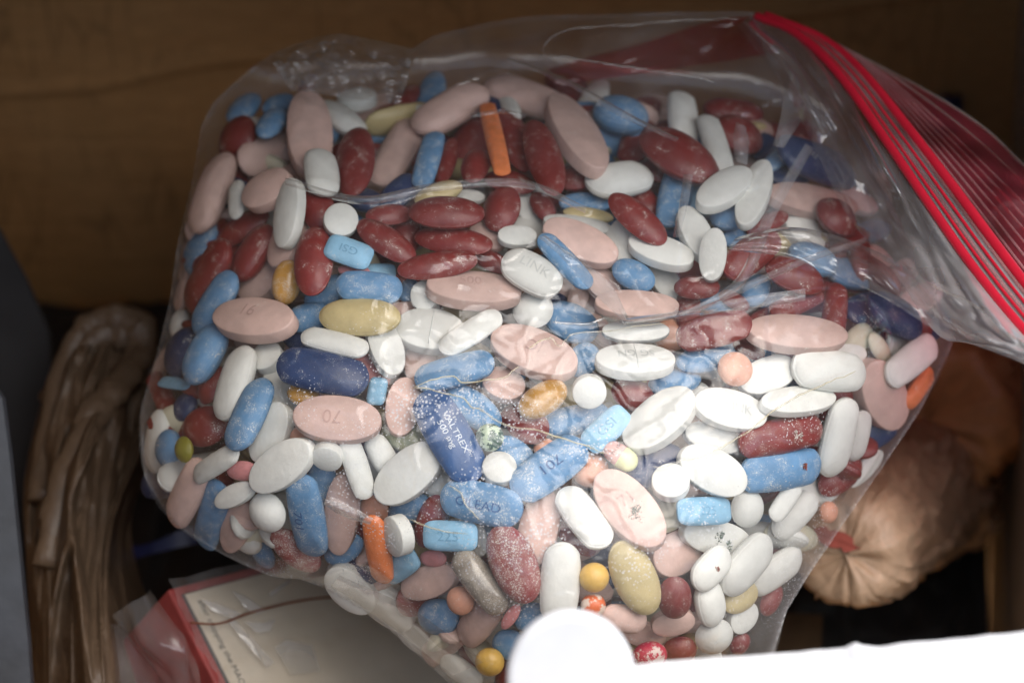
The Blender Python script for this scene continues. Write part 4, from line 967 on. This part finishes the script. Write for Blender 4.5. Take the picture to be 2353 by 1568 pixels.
# back wall, with the pressed score line
nxw, nzw = 70, 300
xs = np.linspace(-0.20, 0.20, nxw); zs = np.linspace(0, ZT, nzw)
pa, pb = P(0, 205, 0.7), P(640, 138, 0.7)
def on_wall(q): t = (YB - CAM[1]) / (q[1] - CAM[1]); return CAM + (q - CAM) * t
wa, wb = on_wall(pa), on_wall(pb)
Xw, Zw = np.meshgrid(xs, zs); lz = wa[2] + (Xw - wa[0]) / (wb[0] - wa[0]) * (wb[2] - wa[2]) + 0.0012 * np.sin(Xw * 60)
# insert rows exactly at the score line
Zw = Zw + (lz - Zw) * np.exp(-((Zw - lz) / 0.003) ** 2) * 0.6
Yw = YB - 0.0030 * np.exp(-((Zw - lz) / 0.0016) ** 2) - 0.0001 * np.sin(Zw * 900) - 0.004 * np.clip((lz - Zw) / 0.1, -1, 0) + 0.001 * noise2(Xw * 25, Zw * 25, 21)
V = np.stack([Xw.ravel(), Yw.ravel(), Zw.ravel()], 1); F = grid_faces(nzw, nxw)
Vb = V + (0, 0.006, 0); V2 = np.vstack([V, Vb]); nn = len(V); F2 = F + [tuple(i + nn for i in q[::-1]) for q in F]
F2 += [((nzw - 1) * nxw + j, nn + (nzw - 1) * nxw + j, nn + (nzw - 1) * nxw + j + 1, (nzw - 1) * nxw + j + 1) for j in range(nxw - 1)]
adopt(link('back_wall', mesh_from('back_wall', V2, F2), M_card), box)
def wall(name, pts, n, th, mat, parent=box):
    v, f = slab(pts, n, th); return adopt(link(name, mesh_from(name, v, f, False), mat), parent)
wall('floor_panel', [(-0.2, -0.118, 0.0), (0.2, -0.118, 0.0), (0.2, 0.175, 0.0), (-0.2, 0.175, 0.0)], (0, 0, 1), 0.004, M_card)
wall('side_wall', [(-0.180, -0.118, 0), (-0.180, 0.172, 0), (-0.180, 0.172, 0.31), (-0.180, 0.02, 0.31), (-0.180, -0.118, 0.225)], (1, 0, 0), 0.005, M_card)
ra, rb = P(2322, 40, 0.690), P(2268, 1480, 0.745)
ra2, rb2 = P(2420, 40, 0.50), P(2395, 1480, 0.50)
nrm = np.cross(rb - ra, ra2 - ra); nrm = nrm * (-1 if nrm[0] > 0 else 1)
wall('side_wall', [ra + (ra - rb) * 0.4, rb + (rb - ra) * 0.25, rb2 + (rb2 - ra2) * 0.25, ra2 + (ra2 - rb2) * 0.4], nrm, 0.005, M_brownp)
# unseen flaps, added and shaped to keep daylight out of the box
wall('added_top_flap', [(-0.185, 0.178, 0.322), (0.185, 0.178, 0.322), (0.185, -0.055, 0.366), (-0.185, -0.055, 0.366)], (0, 0.1, 1), 0.004, M_card)
wall('added_top_flap', [(-0.186, 0.172, 0.376), (-0.186, -0.30, 0.430), (-0.045, -0.30, 0.432), (-0.045, 0.172, 0.382)], (0, 0.05, 1), 0.004, M_card)
wall('added_side_flap', [(-0.181, -0.118, 0.226), (-0.181, 0.02, 0.311), (-0.181, 0.172, 0.311), (-0.181, 0.172, 0.349), (-0.190, -0.12, 0.37), (-0.20, -0.26, 0.35), (-0.19, -0.24, 0.20)], (1, 0, 0), 0.004, M_card)  # added out of view to block sky from the left
wall('unseen_front_wall', [(-0.20, -0.122, 0.0), (0.02, -0.122, 0.0), (0.02, -0.122, 0.208), (-0.20, -0.122, 0.212)], (0, -1, 0), 0.004, M_card)  # unseen wall piece, put in to block light at lower left
# white front panel with its round tab (near the camera, over-exposed)
fp = empty('white_front_panel', 'bright white card panel with a round tab in front', 'panel', tuple(P(1700, 1560, 0.405)))
dz = lambda y: 0.405 + 0.000035 * (y - 1500)
edge_pts = [(1150, 1590), (1250, 1572), (1400, 1545), (1475, 1531), (1600, 1520), (1720, 1513), (1850, 1503), (1935, 1497), (1955, 1490), (1972, 1483), (1990, 1489), (2030, 1492), (2080, 1484), (2160, 1478), (2260, 1468), (2360, 1458), (2500, 1444)]
el = smooth_line(edge_pts, 160); el[:, 1] += 19 + 0.6 * noise2(el[:, 0] / 40, el[:, 0] * 0, 3)
lowp = [(2500, 2300), (1150, 2300)]
poly = [P(x, y, dz(y)) for x, y in el] + [P(x, y, dz(y)) for x, y in lowp]
nf = np.cross(P(2000, 1600, dz(1600)) - P(1500, 1600, dz(1600)), P(1500, 1500, dz(1500)) - P(1500, 1600, dz(1600)))
v, f = slab(poly, nf, 0.004); adopt(link('panel_sheet', mesh_from('panel_sheet', v, f, False), M_white), fp)
th = np.linspace(0, math.pi, 40); tab = [(1312 + 148 * math.cos(a), 1562 - 150 * math.sin(a)) for a in th] + [(1160, 1800), (1464, 1800)]
poly = [P(x, y, dz(y) - 0.0045) for x, y in tab]
v, f = slab(poly, nf, 0.003)
me = mesh_from('round_tab', v, f, False); ot = adopt(link('round_tab', me, M_white), fp)
bv = ot.modifiers.new('b', 'BEVEL'); bv.width = 0.0011; bv.segments = 3; bv.limit_method = 'ANGLE'; bv.angle_limit = math.radians(60)

# grey plastic panels at the left edge
gp = [(-220, 800), (-40, 850), (5, 915), (22, 1050), (36, 1190), (50, 1330), (64, 1470), (74, 1620), (86, 1850), (-220, 1850)]
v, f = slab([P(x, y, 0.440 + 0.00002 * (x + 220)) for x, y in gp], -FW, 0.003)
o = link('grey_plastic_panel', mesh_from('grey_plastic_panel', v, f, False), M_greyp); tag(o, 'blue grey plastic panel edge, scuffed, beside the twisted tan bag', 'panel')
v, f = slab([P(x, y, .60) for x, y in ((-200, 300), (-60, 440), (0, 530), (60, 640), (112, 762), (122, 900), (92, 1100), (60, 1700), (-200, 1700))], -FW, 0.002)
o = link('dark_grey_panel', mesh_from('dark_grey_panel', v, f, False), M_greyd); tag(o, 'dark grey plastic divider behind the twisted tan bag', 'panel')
def sack(name, rows, seed, mat, label, amp=0.006):  # crumpled sheet, used only for the dark stand-ins below
    Gd = loft(rows, 60, 50); s_ = np.linspace(0, 1, 60)[None] + np.zeros((50, 1)); t_ = np.linspace(0, 1, 50)[:, None] + np.zeros((1, 60))
    Gd[..., 2] -= amp * np.abs(noise2(s_ * 4, t_ * 4, seed)) + amp * 0.5 * np.exp(-(noise2(s_ * 5 + t_, t_ * 5, seed + 1, 2) / 0.3) ** 2)
    V = P(Gd[..., 0].ravel(), Gd[..., 1].ravel(), Gd[..., 2].ravel()); F = grid_faces(50, 60)
    o = link(name, mesh_from(name, np.vstack([V, V + FW * 0.002]), F + [tuple(i + len(V) for i in q[::-1]) for q in F]), mat); tag(o, label, 'bag'); return o
M_gapshade = plain('gap_shade_black', (0.012, 0.010, 0.011), 0.8, 0.001, 60)
M_dull = plain('dull_charcoal', (0.022, 0.020, 0.019), 0.8, 0.001, 80)
sack('gap_shade_sheet', [[(-120, 690, .70), (60, 690, .70), (200, 705, .70), (330, 690, .70), (520, 700, .70), (760, 700, .70)],
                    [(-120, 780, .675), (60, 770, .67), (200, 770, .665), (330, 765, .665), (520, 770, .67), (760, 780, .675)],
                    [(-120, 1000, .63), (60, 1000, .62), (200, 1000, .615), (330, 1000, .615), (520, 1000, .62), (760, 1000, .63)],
                    [(-120, 1500, .60), (60, 1500, .60), (200, 1500, .60), (330, 1500, .60), (520, 1500, .60), (760, 1500, .60)]], 201, M_gapshade, 'black sheet standing in for shade in the corner behind the tan bag')  # added sheet: shade of the corner gap put into its colour
sack('dark_floor_sheet', [[(1760, 1230, .70), (1900, 1220, .70), (2020, 1200, .70), (2150, 1120, .705), (2262, 1040, .70)],
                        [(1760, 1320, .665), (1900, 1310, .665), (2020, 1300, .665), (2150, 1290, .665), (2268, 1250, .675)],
                        [(1760, 1650, .62), (1900, 1650, .62), (2020, 1650, .62), (2150, 1650, .62), (2272, 1650, .63)]], 211, M_dull, 'dull charcoal sheet added to darken the floor below the orange bundle', 0.004)  # charcoal sheet added so the lit floor reads dark

# ------------------------------------------------------------------ twisted tan carrier bag on the left
tb = empty('tan_carrier_bag', 'twisted tan plastic carrier bag with a looped handle', 'bag', tuple(P(190, 1500, 0.56)))
rows = [[(120, 850, .582), (170, 800, .574), (230, 790, .572), (290, 790, .575), (335, 800, .585)],
        [(85, 960, .575), (140, 930, .562), (205, 920, .558), (275, 900, .562), (345, 900, .58)],
        [(55, 1120, .565), (120, 1100, .548), (190, 1080, .543), (260, 1070, .552), (340, 1060, .575)],
        [(62, 1320, .555), (120, 1320, .537), (185, 1310, .533), (250, 1290, .545), (300, 1240, .57)],
        [(70, 1600, .545), (140, 1600, .525), (210, 1600, .522), (300, 1590, .53), (400, 1580, .56)],
        [(70, 1850, .54), (150, 1850, .52), (230, 1850, .518), (330, 1850, .525), (460, 1850, .55)]]
nu, nv = 110, 90; Gd = loft(rows, nu, nv); s = np.linspace(0, 1, nu)[None]; t = np.linspace(0, 1, nv)[:, None]
ph = s * 9 + 1.6 * t + 0.25 * noise2(s * 4 + 0 * t, t * 4 + 0 * s, 41)
q1_ = noise2(s * 3.4 + 3.6 * t, t * 1.3 - 0.8 * s, 43, 2); q2_ = noise2(s * 9 + 4.0 * t, t * 3.0 + 0 * s, 44, 2)
Gd[..., 2] -= 0.007 * np.exp(-(q1_ / 0.4) ** 2) + 0.0016 * np.exp(-(q2_ / 0.3) ** 2) + 0.003 * np.abs(noise2(s * 4 + 0 * t, t * 4 + 0 * s, 42))
V = P(Gd[..., 0].ravel(), Gd[..., 1].ravel(), Gd[..., 2].ravel()); Vb = V + FW * 0.0015; F = grid_faces(nv, nu)
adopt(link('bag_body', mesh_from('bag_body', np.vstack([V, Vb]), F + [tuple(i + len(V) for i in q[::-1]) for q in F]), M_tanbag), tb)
for k, (row, rad) in enumerate((([(95, 1150, .548), (120, 960, .56), (150, 830, .568), (200, 750, .57), (262, 730, .57), (318, 760, .57), (325, 820, .566), (260, 900, .555), (190, 1010, .545), (110, 1200, .538)], 0.0030),
                                 ([(150, 1050, .552), (165, 900, .562), (190, 810, .568), (245, 765, .57), (300, 780, .57), (300, 830, .565), (235, 920, .553), (160, 1060, .543), (100, 1300, .534)], 0.0026),
                                 ([(330, 1000, .565), (345, 880, .57), (335, 790, .572), (290, 742, .573)], 0.0022),
                                 ([(115, 940, .568), (150, 850, .57), (205, 790, .572), (240, 800, .572)], 0.0020))):
    ln = smooth_line(row, 80); v, f = tube_mesh('h', P(ln[:, 0], ln[:, 1], ln[:, 2]), rad * (0.8 + 0.4 * np.abs(noise2(np.linspace(0, 9, 80), np.zeros(80), 50 + k))), 10, 0.6)
    adopt(link('handle_fold', mesh_from('handle_fold', v, f), M_tanbag), tb)

# navy strip between the carrier bag and the carton
ln = smooth_line([(190, 1225, .572), (240, 1250, .57), (300, 1268, .568), (360, 1255, .566), (430, 1232, .566), (520, 1215, .57)], 50)
V = []
for s_ in (-1, 1):
    for dz_ in (0, 0.002): V.append(P(ln[:, 0], ln[:, 1] + s_ * (17 + 4 * np.sin(np.linspace(0, 9, 50))), ln[:, 2] + dz_))
V = np.stack([V[0], V[2], V[3], V[1]], 1).reshape(-1, 3)
f = [(i * 4 + k, i * 4 + (k + 1) % 4, (i + 1) * 4 + (k + 1) % 4, (i + 1) * 4 + k) for i in range(49) for k in range(4)] + [(3, 2, 1, 0), (196, 197, 198, 199)]
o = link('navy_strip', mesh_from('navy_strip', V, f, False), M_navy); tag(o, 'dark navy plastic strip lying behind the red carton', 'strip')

# ------------------------------------------------------------------ wrapped red carton, lower left
A_ = P(385, 1352, 0.520); B_ = P(820, 1238, 0.560)
best = min(np.linspace(0.40, 0.56, 400), key=lambda d: abs((B_ - A_) @ (P(555, 1690, d) - A_))); best = max(best, 0.462)
C_ = P(555, 1690, best)
ct = empty('red_carton', 'red carton with a cream printed label, shrink wrapped', 'carton', tuple(A_))
eu = (B_ - A_); ev = (C_ - A_); lu, lv = np.linalg.norm(eu), np.linalg.norm(ev); eu /= lu; ev /= lv
nn_ = np.cross(ev, eu); nn_ = nn_ / np.linalg.norm(nn_); nn_ = nn_ * (1 if nn_ @ (-FW) > 0 else -1)
LU, LV = 0.115, 0.085
v, f = slab([A_, A_ + eu * LU, A_ + eu * LU + ev * LV, A_ + ev * LV], nn_, 0.05)
oc = adopt(link('carton_body', mesh_from('carton_body', v, f, False), M_redcard), ct)
bv = oc.modifiers.new('b', 'BEVEL'); bv.width = 0.0006; bv.segments = 2
q0 = A_ + eu * 0.0032 + ev * 0.0026 + nn_ * 0.0004
v, f = slab([q0 - eu * 0.0005 - ev * 0.0004, q0 + eu * 0.100, q0 + eu * 0.100 + ev * 0.085, q0 + ev * 0.085 - eu * 0.0005], nn_, 0.0006)
adopt(link('label_border', mesh_from('label_border', v, f, False), M_ink), ct)
q1 = q0 + nn_ * 0.0003
v, f = slab([q1, q1 + eu * 0.100, q1 + eu * 0.100 + ev * 0.085, q1 + ev * 0.085], nn_, 0.0005)
LBL = adopt(link('label', mesh_from('label', v, f, False), M_label), ct)
cu = bpy.data.curves.new('t', 'FONT'); cu.body = 'after stopping the MAOI'; cu.size = 0.0023; cu.align_y = 'CENTER'
to = bpy.data.objects.new('t', cu); COL.objects.link(to); me = bpy.data.meshes.new_from_object(to); bpy.data.objects.remove(to)
co = np.zeros(len(me.vertices) * 3); me.vertices.foreach_get('co', co); co = co.reshape(-1, 3)
W3 = q1 + nn_ * 0.0002 + ev * 0.0022 + np.outer(co[:, 0], ev) + eu * 0.0028 - np.outer(co[:, 1], -eu) 
me.vertices.foreach_set('co', W3.ravel()); me.update(); link('label_text', me, M_ink, LBL)
# shrink wrap: over the top and hanging down the side
def wrap_pt(a, b, h): return A_ + eu * a + ev * b + nn_ * h
nu, nv = 90, 70
s = np.linspace(-0.0, 1, nu); t = np.linspace(0, 1, nv)
SS, TT = np.meshgrid(s, t); hN = 0.0012 + 0.0009 * np.abs(noise2(SS * 8 + 2.0 * TT, TT * 3.0 - 1.2 * SS, 61)) + 0.0008 * np.abs(noise2(SS * 3 + 6 * TT, TT * 14, 62))
V = wrap_pt(0, 0, 0) + np.multiply.outer(-0.001 + SS * 0.108, eu) + np.multiply.outer(-0.001 + TT * 0.085, ev) + np.multiply.outer(hN, nn_)
adopt(link('wrap_top', mesh_from('wrap_top', V.reshape(-1, 3), grid_faces(nv, nu)), M_wrap), ct)
side = -np.cross(nn_, ev); side = side * (1 if side @ eu < 0 else -1)
hS = 0.0015 + 0.0045 * TT[:, ::-1] * 0 + 0.003 * np.abs(noise2(TT * 3 + SS * 1.2, SS * 5, 63)) + 0.010 * SS
V = A_ + np.multiply.outer(-0.001 + TT * 0.085, ev) - np.multiply.outer(SS * 0.05, nn_) + np.multiply.outer(hS, -eu)
adopt(link('wrap_side', mesh_from('wrap_side', V.reshape(-1, 3), grid_faces(nv, nu)), M_wrap), ct)
M_glare = film_mat('wrap_glint', haze=0.26, gloss=1.6, rough=0.15, bump=0.0012, bscale=140.0, hazecol=(0.92, 0.92, 0.94))  # glints on the wrap, painted as milky patches
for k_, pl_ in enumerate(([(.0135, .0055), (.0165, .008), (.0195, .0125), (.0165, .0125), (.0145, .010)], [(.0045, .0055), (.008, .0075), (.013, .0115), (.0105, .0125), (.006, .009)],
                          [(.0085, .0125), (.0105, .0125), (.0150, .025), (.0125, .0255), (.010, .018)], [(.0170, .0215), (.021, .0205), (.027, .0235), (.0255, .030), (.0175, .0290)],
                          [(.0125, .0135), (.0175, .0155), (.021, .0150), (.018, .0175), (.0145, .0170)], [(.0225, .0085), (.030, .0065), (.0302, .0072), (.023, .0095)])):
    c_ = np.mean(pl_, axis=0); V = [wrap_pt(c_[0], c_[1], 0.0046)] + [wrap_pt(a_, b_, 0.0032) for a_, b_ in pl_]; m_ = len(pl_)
    adopt(link('wrap_glint', mesh_from('wrap_glint', V, [(0, 1 + i_, 1 + (i_ + 1) % m_) for i_ in range(m_)]), M_glare), ct)
ln = np.stack([wrap_pt(a, b, 0.0035) for a, b in ((-0.001, 0.0105), (0.006, 0.0125), (0.016, 0.0120), (0.030, 0.0125), (0.045, 0.0150), (0.07, 0.021))])
ln = smooth_line(ln, 60); v, f = tube_mesh('th', ln, 0.00028, 6, 1.0, nrm=nn_)
o = link('thread', mesh_from('thread', v, f), M_thread); tag(o, 'thin brown thread lying across the wrapped carton label', 'thread')

# ------------------------------------------------------------------ peach plastic bundles, lower right
def bundle(name, x0, y0, d0, x1, y1, d1, r0, r1, mat, seed, label, flat_end=True, parent=None):
    a, b = P(x0, y0, d0), P(x1, y1, d1); ax = b - a; L = np.linalg.norm(ax); ax /= L
    e1 = np.cross(ax, FW); e1 /= np.linalg.norm(e1); e2 = np.cross(ax, e1)
    prof = [(0.0, 0.02), (0.0, 0.3), (0.0, 0.62), (0.004, 0.86), (0.03, 0.98), (0.08, 1.03)] + [(t_, 1.0) for t_ in np.linspace(0.14, 0.9, 56)] + [(0.97, 0.85), (1.0, 0.4), (1.0, 0.02)]
    nseg = 120; V = []
    for t_, rr_ in prof:
        for k in range(nseg):
            an = 2 * math.pi * k / nseg
            R_ = (r0 + (r1 - r0) * t_) * rr_
            wob = noise2(np.array([3 + 1.5 * math.cos(an) + t_ * 3]), np.array([3 + 1.5 * math.sin(an) + t_ * 5]), seed)[0]
            wr = noise2(np.array([6 + 3.2 * math.cos(an + 2 * t_)]), np.array([6 + 3.2 * math.sin(an + 2 * t_) + t_ * 4]), seed + 3, 3)[0]
            rid = (math.exp(-(wr / 0.22) ** 2) * 0.15 + 0.05 * abs(wr)) * (1 if t_ > 0.02 else rr_)
            V.append(a + ax * (L * t_ + (0.0012 * wob if t_ < 0.02 else 0)) + (math.cos(an) * e1 + math.sin(an) * e2) * R_ * (1 + 0.05 * wob + rid))
    F = [(i * nseg + k, i * nseg + (k + 1) % nseg, (i + 1) * nseg + (k + 1) % nseg, (i + 1) * nseg + k) for i in range(len(prof) - 1) for k in range(nseg)]
    F += [tuple(range(nseg))[::-1], tuple((len(prof) - 1) * nseg + k for k in range(nseg))]
    return np.array(V), F
pb = empty('wrapped_bottle', 'round bottle wrapped in a peach plastic bag with red print', 'bottle', tuple(P(1950, 1300, 0.56)))
v, f = bundle('wrap', 1945, 1270, .535, 2120, 1040, .66, 0.0132, 0.0260, M_tanbag2, 71, '')
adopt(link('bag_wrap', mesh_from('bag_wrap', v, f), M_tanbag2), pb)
pm = [(1918 + 52 * math.cos(a) + 9 * math.sin(5 * a), 1238 + 20 * math.sin(a) + 4 * math.cos(7 * a) + 0.25 * 70 * math.cos(a)) for a in np.linspace(0, 2 * math.pi, 26, endpoint=False)]
ea, eb = P(1945, 1270, .535), P(2120, 1040, .66); en = (ea - eb) / np.linalg.norm(ea - eb); ea = ea + en * 0.0022
def on_end(q): return CAM + (q - CAM) * (((ea - CAM) @ en) / ((q - CAM) @ en))
v, f = slab([on_end(P(x, y, .53)) for x, y in pm], en, 0.0005); adopt(link('red_print', mesh_from('red_print', v, f, False), M_redprint), pb)
M_orangebag = carrier_mat('orange_plastic_bag', (0.72, 0.36, 0.15))
v, f = bundle('b2', 2130, 960, .600, 2290, 780, .64, 0.021, 0.025, M_orangebag, 75, '')
o = link('orange_bundle', mesh_from('orange_bundle', v, f), M_orangebag); tag(o, 'crumpled orange plastic bundle behind the wrapped bottle', 'bundle')
v, f = slab([P(1700, 1400, .60), P(1890, 1410, .585), P(1880, 1600, .55), P(1690, 1600, .56)], UP * 0.6 - FW, 0.05)
o = link('small_carton', mesh_from('small_carton', v, f, False), M_smallbox); tag(o, 'dull brown carton half hidden below the wrapped bottle', 'carton')
# blue bottle cap glimpsed behind the zip
v, f = bundle('cap', 2170, 222, .66, 2176, 300, .665, 0.0045, 0.0045, M_navy, 81, '')
o = link('navy_bottle_cap', mesh_from('navy_bottle_cap', v, f), M_navy); tag(o, 'dark blue bottle cap glimpsed behind the red zip', 'cap')
